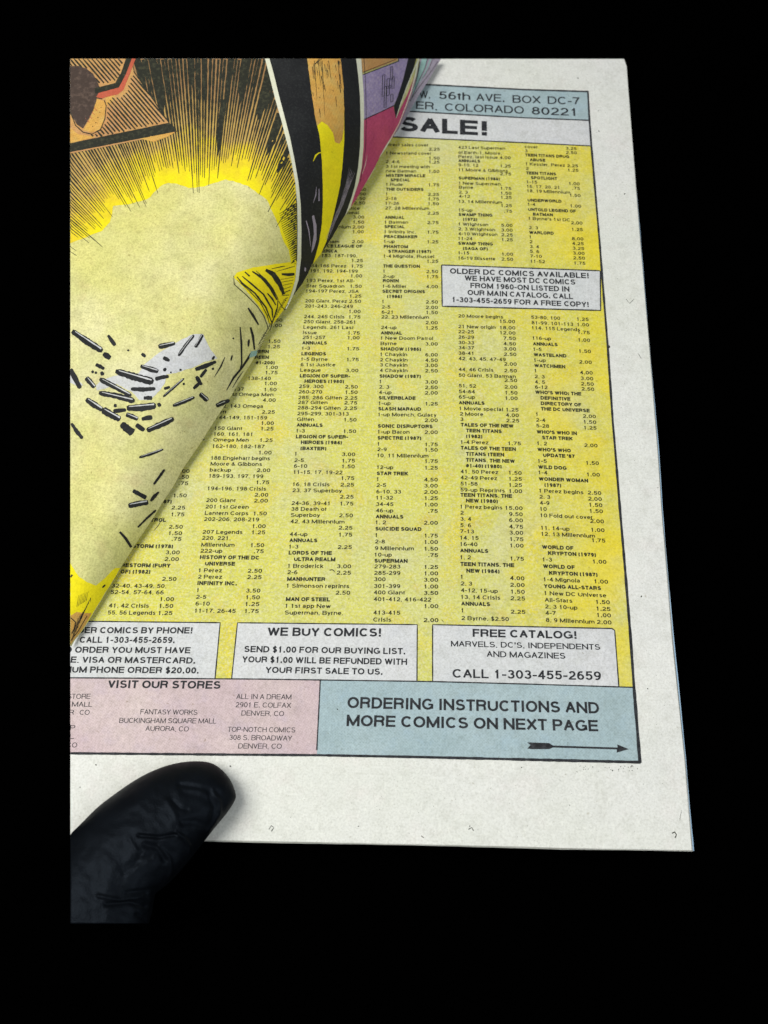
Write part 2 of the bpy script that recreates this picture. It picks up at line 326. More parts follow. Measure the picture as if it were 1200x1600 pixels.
# grotesque letters drawn as single strokes: skeletons in a unit box (cap height 1), stroke width chosen per weight
def arc(cx, cy, rx, ry, a0, a1, n=None):
    n = n or max(3, int(abs(a1 - a0) / 22))
    return [(cx + rx*math.cos(math.radians(a0 + (a1-a0)*k/n)), cy + ry*math.sin(math.radians(a0 + (a1-a0)*k/n))) for k in range(n+1)]
XH = .73
G = {
 'A': (.93, [[(0,0),(.5,1)],[(1,0),(.5,1)],[(.17,.34),(.83,.34)]]),
 'B': (.93, [[(0,0),(0,1)],[(0,1),(.6,1)]+arc(.62,.76,.33,.24,90,-90)+[(0,.52)],[(.6,.52)]+arc(.62,.26,.38,.26,90,-90)+[(0,0)]]),
 'C': (.98, [arc(.52,.5,.52,.5,42,318,14)]),
 'D': (.98, [[(0,0),(0,1)],[(0,1),(.45,1)]+arc(.48,.5,.52,.5,90,-90,9)+[(0,0)]]),
 'E': (.86, [[(0,0),(0,1)],[(0,1),(1,1)],[(0,.52),(.93,.52)],[(0,0),(1,0)]]),
 'F': (.80, [[(0,0),(0,1)],[(0,1),(1,1)],[(0,.5),(.88,.5)]]),
 'G': (1.05,[arc(.52,.5,.52,.5,45,350,14),[(.58,.46),(1,.46),(1,0)]]),
 'H': (.97, [[(0,0),(0,1)],[(1,0),(1,1)],[(0,.52),(1,.52)]]),
 'I': (.38, [[(.5,0),(.5,1)]]),
 'J': (.68, [[(1,1),(1,.3)]+arc(.5,.3,.5,.3,0,-180)]),
 'K': (.93, [[(0,0),(0,1)],[(1,1),(0,.38)],[(.35,.6),(1,0)]]),
 'L': (.76, [[(0,1),(0,0)],[(0,0),(1,0)]]),
 'M': (1.14,[[(0,0),(0,1)],[(0,1),(.5,.03)],[(.5,.03),(1,1)],[(1,1),(1,0)]]),
 'N': (.98, [[(0,0),(0,1)],[(0,1),(1,0)],[(1,0),(1,1)]]),
 'O': (1.06,[arc(.5,.5,.5,.5,0,360,18)]),
 'P': (.88, [[(0,0),(0,1)],[(0,1),(.62,1)]+arc(.65,.73,.35,.27,90,-90)+[(0,.46)]]),
 'Q': (1.06,[arc(.5,.5,.5,.5,0,360,18),[(.6,.28),(.98,-.04)]]),
 'R': (.95, [[(0,0),(0,1)],[(0,1),(.62,1)]+arc(.64,.75,.34,.25,90,-90)+[(0,.50)],[(.62,.5),(.9,.38),(.93,.1),(1,0)]]),
 'S': (.90, [arc(.5,.755,.44,.245,25,240,10)[:-1]+[(.30,.53),(.70,.48)]+arc(.5,.255,.5,.255,55,-160,10)]),
 'T': (.82, [[(0,1),(1,1)],[(.5,1),(.5,0)]]),
 'U': (.96, [[(0,1),(0,.38)]+arc(.5,.38,.5,.38,180,360,9)+[(1,1)]]),
 'V': (.88, [[(0,1),(.5,0)],[(1,1),(.5,0)]]),
 'W': (1.30,[[(0,1),(.26,0)],[(.26,0),(.5,1)],[(.5,1),(.74,0)],[(.74,0),(1,1)]]),
 'X': (.90, [[(0,0),(1,1)],[(0,1),(1,0)]]),
 'Y': (.90, [[(0,1),(.5,.42)],[(1,1),(.5,.42)],[(.5,.46),(.5,0)]]),
 'Z': (.84, [[(0,1),(1,1)],[(1,1),(0,0)],[(0,0),(1,0)]]),
 '0': (.77, [arc(.5,.5,.5,.5,0,360,16)]),
 '1': (.77, [[(.52,0),(.52,1)],[(.52,.98),(.40,.84),(.12,.76)]]),
 '2': (.77, [arc(.5,.70,.46,.30,165,-20,9)+[(.72,.42),(.2,.2),(.02,0)],[(0,0),(1,0)]]),
 '3': (.77, [arc(.48,.76,.42,.24,160,-80,9)+[(.40,.52)],[(.44,.53)]+arc(.48,.27,.50,.27,80,-165,9)]),
 '4': (.77, [[(.74,0),(.74,1)],[(.74,1),(0,.28)],[(0,.28),(1,.28)]]),
 '5': (.77, [[(.92,1),(.2,1)],[(.2,1),(.1,.5)],[(.1,.48)]+arc(.48,.32,.50,.32,110,-160,10)]),
 '6': (.77, [arc(.5,.30,.48,.30,0,360,14),arc(.60,.42,.58,.58,62,190,8)]),
 '7': (.77, [[(0,1),(1,1)],[(1,1),(.55,.5),(.32,0)]]),
 '8': (.77, [arc(.5,.77,.40,.23,0,360,12),arc(.5,.27,.50,.27,0,360,14)]),
 '9': (.77, [arc(.5,.70,.48,.30,0,360,14),arc(.40,.58,.58,.58,10,-118,8)]),
 'a': (.76, [arc(.45,.53,.40,.20,160,0,6)+[(.86,.12),(1,0)],arc(.42,.20,.42,.20,0,360,12)+[(.86,.36)]]),
 'b': (.76, [[(0,0),(0,1)],arc(.5,.365,.5,.365,0,360,12)]),
 'c': (.70, [arc(.52,.365,.5,.365,45,315,11)]),
 'd': (.76, [[(1,0),(1,1)],arc(.5,.365,.5,.365,0,360,12)]),
 'e': (.76, [[(0,.38),(1,.38)]+arc(.5,.365,.5,.365,0,318,13)]),
 'f': (.40, [[(.45,0),(.45,.8),(.6,.97),(1,.99)],[(0,.71),(.95,.71)]]),
 'g': (.76, [arc(.5,.385,.5,.345,0,360,12),[(1,.73),(1,-.06)]+arc(.5,-.06,.5,.2,0,-155,6)]),
 'h': (.76, [[(0,0),(0,1)],arc(.5,.45,.5,.28,180,0,7)+[(1,0)]]),
 'i': (.30, [[(.5,0),(.5,.73)],[(.5,.9),(.5,1.02)]]),
 'j': (.30, [[(.6,.73),(.6,-.1),(.1,-.2)],[(.6,.9),(.6,1.02)]]),
 'k': (.70, [[(0,0),(0,1)],[(.95,.73),(0,.22)],[(.35,.42),(1,0)]]),
 'l': (.30, [[(.5,0),(.5,1)]]),
 'm': (1.14,[[(0,0),(0,.73)],arc(.25,.47,.25,.26,180,0,6)+[(.5,0)],arc(.75,.47,.25,.26,180,0,6)+[(1,0)]]),
 'n': (.76, [[(0,0),(0,.73)],arc(.5,.45,.5,.28,180,0,7)+[(1,0)]]),
 'o': (.76, [arc(.5,.365,.5,.365,0,360,13)]),
 'p': (.76, [[(0,-.27),(0,.73)],arc(.5,.365,.5,.365,0,360,12)]),
 'q': (.76, [[(1,-.27),(1,.73)],arc(.5,.365,.5,.365,0,360,12)]),
 'r': (.48, [[(0,0),(0,.73)],[(0,.45),(.3,.68),(1,.72)]]),
 's': (.68, [arc(.5,.55,.42,.18,25,235,7)[:-1]+[(.7,.35)]+arc(.5,.18,.48,.18,45,-160,7)]),
 't': (.40, [[(.45,.92),(.45,.12),(.6,0),(1,.01)],[(0,.71),(1,.71)]]),
 'u': (.76, [[(0,.73),(0,.28)]+arc(.5,.28,.5,.28,180,360,7)+[(1,.73)],[(1,.3),(1,0)]]),
 'v': (.70, [[(0,.73),(.5,0)],[(1,.73),(.5,0)]]),
 'w': (1.0, [[(0,.73),(.25,0)],[(.25,0),(.5,.73)],[(.5,.73),(.75,0)],[(.75,0),(1,.73)]]),
 'x': (.70, [[(0,.73),(1,0)],[(0,0),(1,.73)]]),
 'y': (.70, [[(0,.73),(.5,.02)],[(1,.73),(.45,-.1),(.05,-.26)]]),
 'z': (.68, [[(0,.73),(1,.73)],[(1,.73),(0,0)],[(0,0),(1,0)]]),
 '.': (.36, [[(.5,-.02),(.5,.05)]]), ',': (.36, [[(.5,.05),(.5,-.04),(.2,-.16)]]), ':': (.36, [[(.5,-.02),(.5,.05)],[(.5,.6),(.5,.67)]]),
 '-': (.48, [[(0,.38),(1,.38)]]), '(': (.44, [[(1,1.06),(.35,.75),(.2,.4),(.35,.05),(1,-.24)]]), ')': (.44, [[(0,1.06),(.65,.75),(.8,.4),(.65,.05),(0,-.24)]]),
 "'": (.28, [[(.5,1),(.5,.74)]]), '!': (.42, [[(.5,.98),(.5,.44)],[(.5,.02),(.5,.03)]]),
 '$': (.77, [arc(.5,.74,.44,.22,25,240,10)[:-1]+[(.70,.49)]+arc(.5,.27,.48,.23,55,-160,10),[(.5,1.1),(.5,-.1)]]),
 '&': (.93, [[(1,0),(.35,.62),(.25,.85),(.42,1),(.6,.85),(.5,.65),(.12,.4),(0,.2),(.2,0),(.5,.02),(.85,.42)]]),
 '#': (.80, [[(.2,0),(.4,1)],[(.6,0),(.8,1)],[(.05,.66),(1,.66)],[(0,.34),(.95,.34)]]),
}
_cache = {}
def glyphs(txt, sw):
    """stroke lettering for a string: points, quads, x extent; sw = stroke width over cap height"""
    key = (txt, sw)
    if key in _cache: return _cache[key]
    V, Fq = [], []; cx = 0.0; hw = sw / 2
    for ch in txt:
        if ch == ' ': cx += .37; continue
        adv, strokes = G[ch]; adv += max(0, sw - .13) * .55; sb = .05
        for st in strokes:
            q = [(cx + sb + hw + x*(adv - 2*sb - 2*hw), hw + y*(1 - 2*hw)) for x, y in st]
            closed = math.hypot(q[0][0]-q[-1][0], q[0][1]-q[-1][1]) < 1e-4 and len(q) > 4
            if not closed:                                  # square ends
                (x0, y0), (x1, y1) = q[0], q[1]; l = math.hypot(x1-x0, y1-y0) or 1
                k = hw*.98 if len(q) == 2 and (abs(x1-x0) < .01 or abs(y1-y0) < .01) else (hw*.5 if len(q) == 2 else 0)
                q[0] = (x0 - (x1-x0)/l*k, y0 - (y1-y0)/l*k)
                (x0, y0), (x1, y1) = q[-1], q[-2]; l = math.hypot(x1-x0, y1-y0) or 1
                q[-1] = (x0 - (x1-x0)/l*k, y0 - (y1-y0)/l*k)
            n = len(q); o = len(V)
            for i, (x, y) in enumerate(q):
                if closed: a, b = q[(i-1) % (n-1)], q[(i+1) % (n-1)]
                else: a, b = q[max(0, i-1)], q[min(n-1, i+1)]
                tx, ty = b[0]-a[0], b[1]-a[1]; l = math.hypot(tx, ty) or 1
                w = hw * (.88 if abs(tx) > 2*abs(ty) else 1)
                V += [(x - ty/l*w, y + tx/l*w), (x + ty/l*w, y - tx/l*w)]
            for i in range(n-1): Fq.append((o+2*i, o+2*i+1, o+2*i+3, o+2*i+2))
        cx += adv
    xs = [p[0] for p in V] or [0, 1]
    _cache[key] = (V, Fq, min(xs), max(xs)); return _cache[key]
REG, HEAD = .19, .29
def line(P, txt, x0, y0, x1, y1, h, sw=REG):
    """text from (x0,y0) to (x1,y1) along its baseline, capitals h px high; adds to Print P"""
    v, f, a, b = glyphs(txt, sw); o = len(P.p)
    for x, y in v:
        t = (x - a) / (b - a); X = x0 + (x1-x0)*t; Y = y0 + (y1-y0)*t; K = lerp_tab(LEAN, X)
        P.p.append((X + K*h*y, Y - h*y))
    P.f += [tuple(o + i for i in q) for q in f]

# ---------------------------------------------------------------- the setting
me = bpy.data.meshes.new('backdrop'); s = 6.0
n = 12; vs = []; fs = []
for j in range(n+1):
    for i in range(n+1): vs.append((-s + 2*s*i/n, -s + 2*s*j/n, -0.011))
for j in range(n):
    for i in range(n): q = j*(n+1)+i; fs.append((q, q+1, q+n+2, q+n+1))
me.from_pydata(vs, [], fs); bd = link('backdrop', me, 'black_cloth'); bd['kind'] = 'structure'; bd['label'] = 'plain black backdrop under the comic book'

# ---------------------------------------------------------------- the comic book
book = empty('comic_book', 'open newsprint comic book showing a yellow price list page and a lifted explosion page', 'comic book')
RE = [(92,978),(186,985),(268,991.5),(380,1000.5),(700,1027),(794,1033),(888,1040.5),(1000,1050),(1180,1068.5),(1260,1075),(1328,1081)]
BE = [(110,1308),(340,1313),(500,1316),(640,1319),(800,1322.5),(880,1325),(1000,1327),(1081,1328.5)]
def sheet(name, k, z, ex, ey, material, label=None, thick=.085):
    nx, ny = 110, 100; pts = []; fs = []
    for j in range(ny+1):
        for i in range(nx+1):
            u, v = i/nx, j/ny
            y = 92 + v * (1300 - 92)
            # rows blend from the straight top cut to the bottom edge
            xr = lerp_tab(RE, 92 + v*(1328-92)) + ex * min(1, v*1.4) + (0.35 * math.sin(v*23 + k*1.7) + .3*noise.noise((v*40, k, 0)) if k or True else 0) * (1 if k else .55)
            x = 110 + u * (xr - 110)
            yb = lerp_tab(BE, x) + ey + .3*noise.noise((x/30, k*3.1, 0)) + (0.9*math.sin(x/60+k) if k else 0)*.5
            if k == 0 and u == 1 and v == 1: pass
            pts.append((x, 92 + v * (yb - 92)))
    if True:      # slightly blunted top corner
        i = nx; px, py = pts[i]; pts[i] = (px-3, py); pts[i+nx+1] = (pts[i+nx+1][0], pts[i+nx+1][1])
    for j in range(ny):
        for i in range(nx): q = j*(nx+1)+i; fs.append((q, q+1, q+nx+2, q+nx+1))
    o = mapped(name, pts, fs, on_page, z*MM, material, book, label)
    sm = o.modifiers.new('thickness', 'SOLIDIFY'); sm.thickness = thick*MM; sm.offset = -1
    return o
page = sheet('page', 0, 0, 0, 0, 'newsprint_paper', 'right-hand page with the yellow price list')
for k in range(1, 8):
    sheet('page', k, -.14*k, .25*k, .30*k, 'page_edge_paper' if k % 3 else 'newsprint_paper', 'underlying page seen only along its edge', .07)
sheet('cover', 9, -1.22, 3.2, .6, 'cover_lining', 'pale blue rim of the back cover', .20)

# -- colour panels of the advertisement
def panel(name, poly, off, material, label=None, step=22):
    P = Print(on_page, step); P.poly(poly); return P.build(name, off, material, page, label)
RB = [(143,918.5),(187,921),(228,924),(380,937),(440,941.5),(541,949.5),(660,957.5),(700,961),(794,968.5),(887,976.5),(1000,985.5),(1073,990.5),(1190,1000)]
def rb(y): return lerp_tab(RB, y)
panel('banner', [(560,127),(664,132),(820,140),(918.5,143),(921,187),(820,184),(640,174),(550,169)], .030, 'blue_tint', 'pale blue address banner')
panel('title_band', [(550,170),(640,174),(820,184),(921,187.5),(924,228),(820,223),(615,214),(540,210)], .030, 'white_box_print', 'white band with the word SALE')
panel('price_list', [(540,210),(615,214),(820,223),(924,228)] + [(rb(y), y) for y in (300,380,440,541,660,794,887,1000,1073)] + [(830,1069),(680,1065),(400,1061),(110,1059),(110,700),(300,500),(420,330)], .030, 'yellow_list_print', 'yellow price list of six columns')
panel('store_panel', [(110,1059),(400,1061),(500.5,1062.5),(495,1180),(350,1178.5),(110,1177)], .034, 'pink_tint', 'pale pink panel of shop addresses')
panel('instruction_panel', [(500.5,1062.5),(680,1065),(830,1069),(990.5,1073.5),(1000,1190),(830,1187),(660,1182.5),(495,1180)], .034, 'blue_tint', 'pale blue panel with the arrow')
B_phone = [(110,971),(344,973),(336,1060),(110,1059)]
B_buy = [(371,973),(652,976),(651.5,1064),(362,1060.5)]
B_free = [(676,976),(957,982.5),(961,987),(967,1073),(676,1065)]
B_old = [(690,414),(937,423),(938.5,485),(691,478)]
for nm, bx, lb in (('phone_box', B_phone, 'white box with the telephone order text'), ('buying_box', B_buy, 'white box headed WE BUY COMICS'),
                   ('catalog_box', B_free, 'white box headed FREE CATALOG'), ('older_comics_box', B_old, 'white box about older comics')):
    panel('notice_box', bx, .055, 'white_box_print', lb, 16)
# -- ruled frame
P = Print(on_page, 16)
def rule(pts, w, wob=.16): P.stroke(pts, w, 7, wob)
rule([(540,126),(664,132),(820,140),(918.5,143)], 2.4)
rule([(rb(y), y) for y in (142,187,228,380,440,541,660,700,794,887,1000,1073,1192)], [2.8,2.8,3,3.2,3.3,3.4,3.6,3.8,3.9,4,4.2,4.6,5])
rule([(110,1177),(350,1179),(500,1180),(660,1183),(830,1187),(1001,1191)], [3.8,3.8,4,4,4.3,4.8])
rule([(540,169),(640,174),(820,184),(921,188)], 2)
rule([(540,210),(615,214),(820,223),(924,228)], 1.8)
rule([(110,1059),(400,1061),(680,1065),(830,1069),(990,1074)], 2.0)
rule([(500.5,1062),(495,1172)], 2.0)
rule([(110,970.5),(344,973),(336,1060)], 1.9)
rule([(362,1060),(371,973),(652,976),(651.5,1064)], 1.8)
rule([(676,1065),(676,976),(956,982),(960.5,985),(967,1073)], 1.9)
rule([(690,414),(937,423)], 1.8); rule([(938,423),(938.5,485),(691,478.5),(690,414)], 2.0)
P.blob(951, 542, 2.2)
P.build('ruled_lines', .075, 'display_ink', page)
# -- arrow
P = Print(on_page, 16)
P.poly([(823.5,1160),(829,1164),(824,1169.5),(830,1170.5),(858,1170.5),(864,1168),(964,1171),(963.5,1176),(982.5,1170.5),(964.5,1163),(965,1168),(864,1164.8),(858,1161),(829,1160)])
P.build('arrow', .075, 'display_ink', page)

# -- display lettering
def block(name, rows, material, parent=page, off=.085, label=None):
    P = Print(on_page, 16)
    for r in rows: line(P, *r)
    return P.build(name, off, material, parent, label)
BD = .225
block('lettering', [('W.',655,153,672,154,12,.155),('56th',686,154.5,735,157,12,.155),('AVE.',744,157.5,788,159.5,12,.155),('BOX',801,160.5,845,162,12,.155),('DC-7',856,162.3,906,164,12,.155),
    ('ER,',650,170,683,172,12,.155),('COLORADO',695,173,819,178,12,.155),('80221',831,178.8,899,181,12,.155)], 'display_ink', label='address lettering')
block('lettering', [('SALE!',625,205,761,212.5,23.5,.24)], 'display_ink', label='large word SALE with exclamation mark')
block('lettering', [('OLDER DC COMICS AVAILABLE!',703,427.5,920,435,8.6,BD),('WE HAVE MOST DC COMICS',726,438.5,899,445,8.4,BD),('FROM 1960-ON LISTED IN',735,450,890,456,8.4,BD),
    ('OUR MAIN CATALOG. CALL',730.5,461,895.5,467.5,8.4,BD),('1-303-455-2659 FOR A FREE COPY!',707,472,920,480,8.4,BD)], 'display_ink', label='older comics notice lettering')
block('lettering', [('DER COMICS BY PHONE!',121,989.5,300,990,10,BD),('CALL 1-303-455-2659.',124,1004.5,272.5,1005,10,BD),('O ORDER YOU MUST HAVE',101,1020,297,1021,10,BD),
    ('CE, VISA OR MASTERCARD.',99,1035.5,304.5,1037,10,BD),('MUM PHONE ORDER $20.00.',99,1051,310,1052.5,10,BD)], 'display_ink', label='telephone order lettering')
block('lettering', [('VISIT OUR STORES',168,1075,344,1076.5,12.5,BD)], 'display_ink', label='heading VISIT OUR STORES')
T = .125
block('lettering', [('STORE',105,1092,141,1092,8,T),('R MALL',100,1104,144,1104.5,8,T),('R',106,1117,115,1117,8,T),('CO',124,1117,139.5,1117,8,T),('P',109,1141,117,1141,8,T),('L',108,1154.5,115.5,1154.5,8,T),('CO',104,1168,120,1168,8,T),
    ('FANTASY WORKS',219,1116,308,1117,8,T),('BUCKINGHAM SQUARE MALL',186,1129.5,337.5,1130.5,8,T),('AURORA, CO',227,1142,294.5,1143,8,T),
    ('ALL IN A DREAM',369,1092,455,1093,8,T),('2901 E. COLFAX',368,1105,454.5,1106,8,T),('DENVER, CO',377,1118,443.5,1119,8,T),
    ('TOP-NOTCH COMICS',355.5,1143.5,461,1144.5,8,T),('308 S. BROADWAY',358,1156,456,1157.5,8,T),('DENVER, CO',372,1169.5,440,1170,8,T)], 'display_ink', label='shop addresses')
block('lettering', [('WE BUY COMICS!',417.5,993.5,595,995,13.5,BD),('SEND $1.00 FOR OUR BUYING LIST.',381.5,1019,633,1022.5,10,BD),
    ('YOUR $1.00 WILL BE REFUNDED WITH',378,1035,636,1039,10,BD),('YOUR FIRST SALE TO US.',414.5,1051.5,597.5,1054.5,10,BD)], 'display_ink', label='buying list lettering')
block('lettering', [('ORDERING INSTRUCTIONS AND',542.5,1106.5,936.5,1115,18,.21),('MORE COMICS ON NEXT PAGE',541,1134.5,935,1143,18,.21)], 'display_ink', label='ordering instructions lettering')
block('lettering', [('FREE CATALOG!',738.5,995,901,998.5,12.5,BD),("MARVELS, DC'S, INDEPENDENTS",704.5,1010,938,1015.5,9,.18),('AND MAGAZINES',760.5,1026.5,883.5,1029.5,9.5,.18),('CALL 1-303-455-2659',707,1059,939.5,1063,14,.19)], 'display_ink', label='free catalog lettering')

# -- the price list; rows are centre-y | text | price, * heading, > indented heading
CA = """736||2.00
745||1.50
755||.75
774||1.50
783.5|*@268:(1987)|
793||2.25
803|@240:2 JLI|1.75
812|*@259:DOOM PATROL|
823||2.50
833||1.50
842||.75
853|*@270:FIRESTORM (1978)|
863||3.00
873.5||2.00
883|*@266:FIRESTORM (FURY|
893|*@234.5:OF) (1982)|
904.5||2.50
915|32-40, 43-49, 50,|
925|52-54, 57-64, 66|
936||1.00
946|41, 42 Crisis|1.50
957|55, 56 Legends|1.25"""
CB = """500||1.50
508.5||1.00
533||1.50
541.5||1.25
549|*@420:LANTERN|
558|*@420:GREEN|
566.5|*@429:#1-200)|
574||1.00
582||1.75
591|@423:138-140|
599||1.00
608|@381:137|1.50
616|@427:1st Omega Men|
625||4.00
634|@411:142, 143 Omega|
643|@353:Men|2.25
652|@417:144-149, 151-159|
661||1.00
669|150 Giant|1.25
678|160, 161, 181|
687|Omega Men|1.25
697|162-180, 182-187|
707||1.00
715.5|188 Englehart begins|
724.5|Moore & Gibbons|
734|backup|2.00
743.5|189-193, 197, 199|
753.5||1.75
763|194-196, 198 Crisis|
773||2.00
781.5|200 Giant|2.00
791.5|201 1st Green|
801.5|Lantern Corps|1.50
811|202-206, 208-219|
822||1.00
831|207 Legends|1.25
840.5|220, 221,|
851|Millennium|1.50
860.5|222-up|.75
870.5|*HISTORY OF THE DC|
880.5|>UNIVERSE|
891|1 Perez|2.50
901|2 Perez|2.25
911|*INFINITY INC.|
922|1|3.50
932.5|2-5|1.50
943|6-10|1.25
954|11-17, 26-45|1.75"""
CC = """296||1.50
303||1.00
310||4.50
317||2.50
325|@562:1 1st Justice|
332|@561:International|
339||3.00
347||1.50
354|@548:7, 8 Millennium|2.00
362||1.00
377|@530:1 Cunningham|2.00
384|*@566:JUSTICE LEAGUE OF|
392|*@527:AMERICA|
399|@558:182, 183, 187-190,|
407||1.25
415|@541:184-186 Perez|1.75
423|@559:191, 192, 194-199|
431||1.00
438|193 Perez, 1st All-|
446.5|Star Squadron|1.50
454.5|194-197 Perez, JSA|
462.5||1.25
470|200 Giant, Perez|2.50
478|201-243, 246-249|
486.5||1.00
494.5|244, 245 Crisis|1.75
502.5|250 Giant, 258-261|
511|Legends, 261 Last|
519.5|issue|1.75
527|251-257|1.00
535.5|*ANNUALS|
544|1-3|1.75
552.5|*LEGENDS|
561|1-5 Byrne|1.75
569.5|6 1st Justice|
578|League|3.00
587|*LEGION OF SUPER-|
595.5|>HEROES (1980)|
603.5|259, 300|2.50
612|260-270|1.50
621|285, 286 Giffen|2.25
628.5|287 Giffen|2.75
637|288-294 Giffen|2.25
646|295-299, 301-313|
655|Giffen|1.50
664|*ANNUALS|
673|1-3|1.50
682|*LEGION OF SUPER-|
691|>HEROES (1984)|
700.5|>(BAXTER)|
709|1|3.00
719|2-5|1.75
728|6-10|1.50
737.5|11-15, 17, 19-22|
747||1.75
756.5|16, 18 Crisis|2.25
766|23, 37 Superboy|
776||2.25
786|24-36, 39-41|1.75
795|38 Death of|
804.5|Superboy|2.50
814.5|42, 43 Millennium|
824.5||2.25
834.5|44-up|1.75
844|*ANNUALS|
854|1-3|2.25
863.5|*LORDS OF THE|
873.5|>ULTRA REALM|
884|1 Broderick|3.00
894|2-6|2.25
904.5|*MANHUNTER|
915|1 Simonson reprints|
926||2.50
936|*MAN OF STEEL|
946.5|1 1st app New|
957|Superman, Byrne,|"""
CD = """226|@669:Direct sales cover|
233||2.25
239|1 Newsstand cover|
247||1.50
252.5|2, 4-6|1.25
260|3 1st meeting with|
267|new Batman|1.50
274|*MISTER MIRACLE|
281|>SPECIAL|
288|1 Rude|1.75
295.5|*THE OUTSIDERS|
303|1|2.25
310|2-16|1.75
317.5|17-26|1.50
325|27, 28 Millennium|
333||2.25
339.5|*ANNUAL|
347|1 Batman|2.75
354|*SPECIAL|
362|1 Infinity Inc.|1.75
369.5|*PEACEMAKER|
377|1-up|1.25
385|*PHANTOM|
392.5|>STRANGER (1987)|
400|1-4 Mignola, Russel|
408||1.25
415.5|*THE QUESTION|
423.5|1|2.50
431.5|2-up|1.75
438.5|*RONIN|
447|1-6 Miller|4.00
455|*SECRET ORIGINS|
463|>(1986)|
471|1|2.50
479.5|2-5|2.00
487.5|6-21|1.50
495|22, 23 Millennium|
504||2.00
511.5|24-up|1.25
520|*ANNUAL|
528|1 New Doom Patrol|
536.5|Byrne|3.00
545|*SHADOW (1986)|
553.5|1 Chaykin|6.00
562|2 Chaykin|4.50
570|3 Chaykin|3.00
578.5|4 Chaykin|2.50
587.5|*SHADOW (1987)|
596|1|3.00
604.5|2, 3|2.50
613|4-up|2.00
621.5|*SILVERBLADE|
630|1-up|1.25
638.5|*SLASH MARAUD|
647.5|1-up Moench, Gulacy|
656.5||2.00
665.5|*SONIC DISRUPTORS|
674.5|1-up Baron|2.00
684|*SPECTRE (1987)|
693.5|1|1.75
702|2-9|1.50
711.5|10, 11 Millennium|
720.5||1.75
730|12-up|1.25
739.5|*STAR TREK|
748.5|1|4.50
758|2-5|3.00
768|6-10, 33|2.00
777.5|11-32|1.25
787.5|34-45|1.00
797.5|46-up|.75
807|*ANNUALS|
816|1, 2|2.00
826|*SUICIDE SQUAD|
836|1|1.75
846|2-8|1.00
856.5|9 Millennium|1.50
866.5|10-up|.75
876|*SUPERMAN|
885|279-283|1.25
895|285-299|1.00
905|300|3.00
915.5|301-399|1.00
925.5|400 Giant|3.50
936|401-412, 416-422|
947||1.00
957|413-415|
968|Crisis|2.00"""
CE = """230|423 Last Superman|
238|of Earth-1, Moore,|
244.5|Perez, last issue|4.00
251|*ANNUALS|
257.5|9-10, 12|1.25
265|11 Moore & Gibbons|
271.5||2.75
278|*SUPERMAN (1986)|
286|1 New Superman,|
292.5|Byrne|1.75
300|2, 3|1.50
306.5|4-12|1.25
314.5|13, 14 Millennium|
321||1.25
328|15-up|.75
335|*SWAMP THING|
342.5|>(1972)|
350|1 Wrightson|5.00
357.5|2, 3 Wrightson|3.00
365|4-10 Wrightson|2.25
372.5|11-24|1.25
380|*SWAMP THING|
388|>(SAGA OF)|
395|1-15|1.00
403|16-19 Bissette|2.50
493.5|20 Moore begins|
502||15.00
510|21 New origin|18.00
518|22-25|12.00
526.5|26-29|7.50
535|30-33|4.50
543|34-37|3.00
551.5|38-41|2.50
560|42, 43, 45, 47-49|
568.5||2.00
577|44, 46 Crisis|2.50
586|50 Giant, 53 Batman|
594||2.50
602.5|51, 52|2.00
611.5|54-64|1.50
620|65-up|1.00
629|*ANNUALS|
638|1 Movie special|1.25
646.5|2 Moore|4.00
655|3|2.25
663.5|*TALES OF THE NEW|
672.5|>TEEN TITANS|
681.5|>(1982)|
690.5|1-4 Perez|1.75
699.5|*TALES OF THE TEEN|
709|>TITANS (TEEN|
718.5|>TITANS, THE NEW|
727.5|>#1-40) (1980)|
736.5|41, 50 Perez|1.50
746|42-49 Perez|1.25
755.5|51-58|1.25
765|59-up Reprints|1.00
773|*TEEN TITANS, THE|
782|>NEW (1980)|
791.5|1 Perez begins|15.00
801|2|9.50
810.5|3, 4|6.00
820.5|5, 6|4.75
830|7-13|3.00
840|14, 15|1.75
850|16-40|1.00
860|*ANNUALS|
870.5|1, 2|1.75
881|*TEEN TITANS, THE|
891.5|>NEW (1984)|
901|1|4.00
911.5|2, 3|2.00
922|4-12, 15-up|1.50
932.5|13, 14 Crisis|2.25
943|*ANNUALS|
953.5|1|2.25
965.5|2 Byrne, $2.50|"""
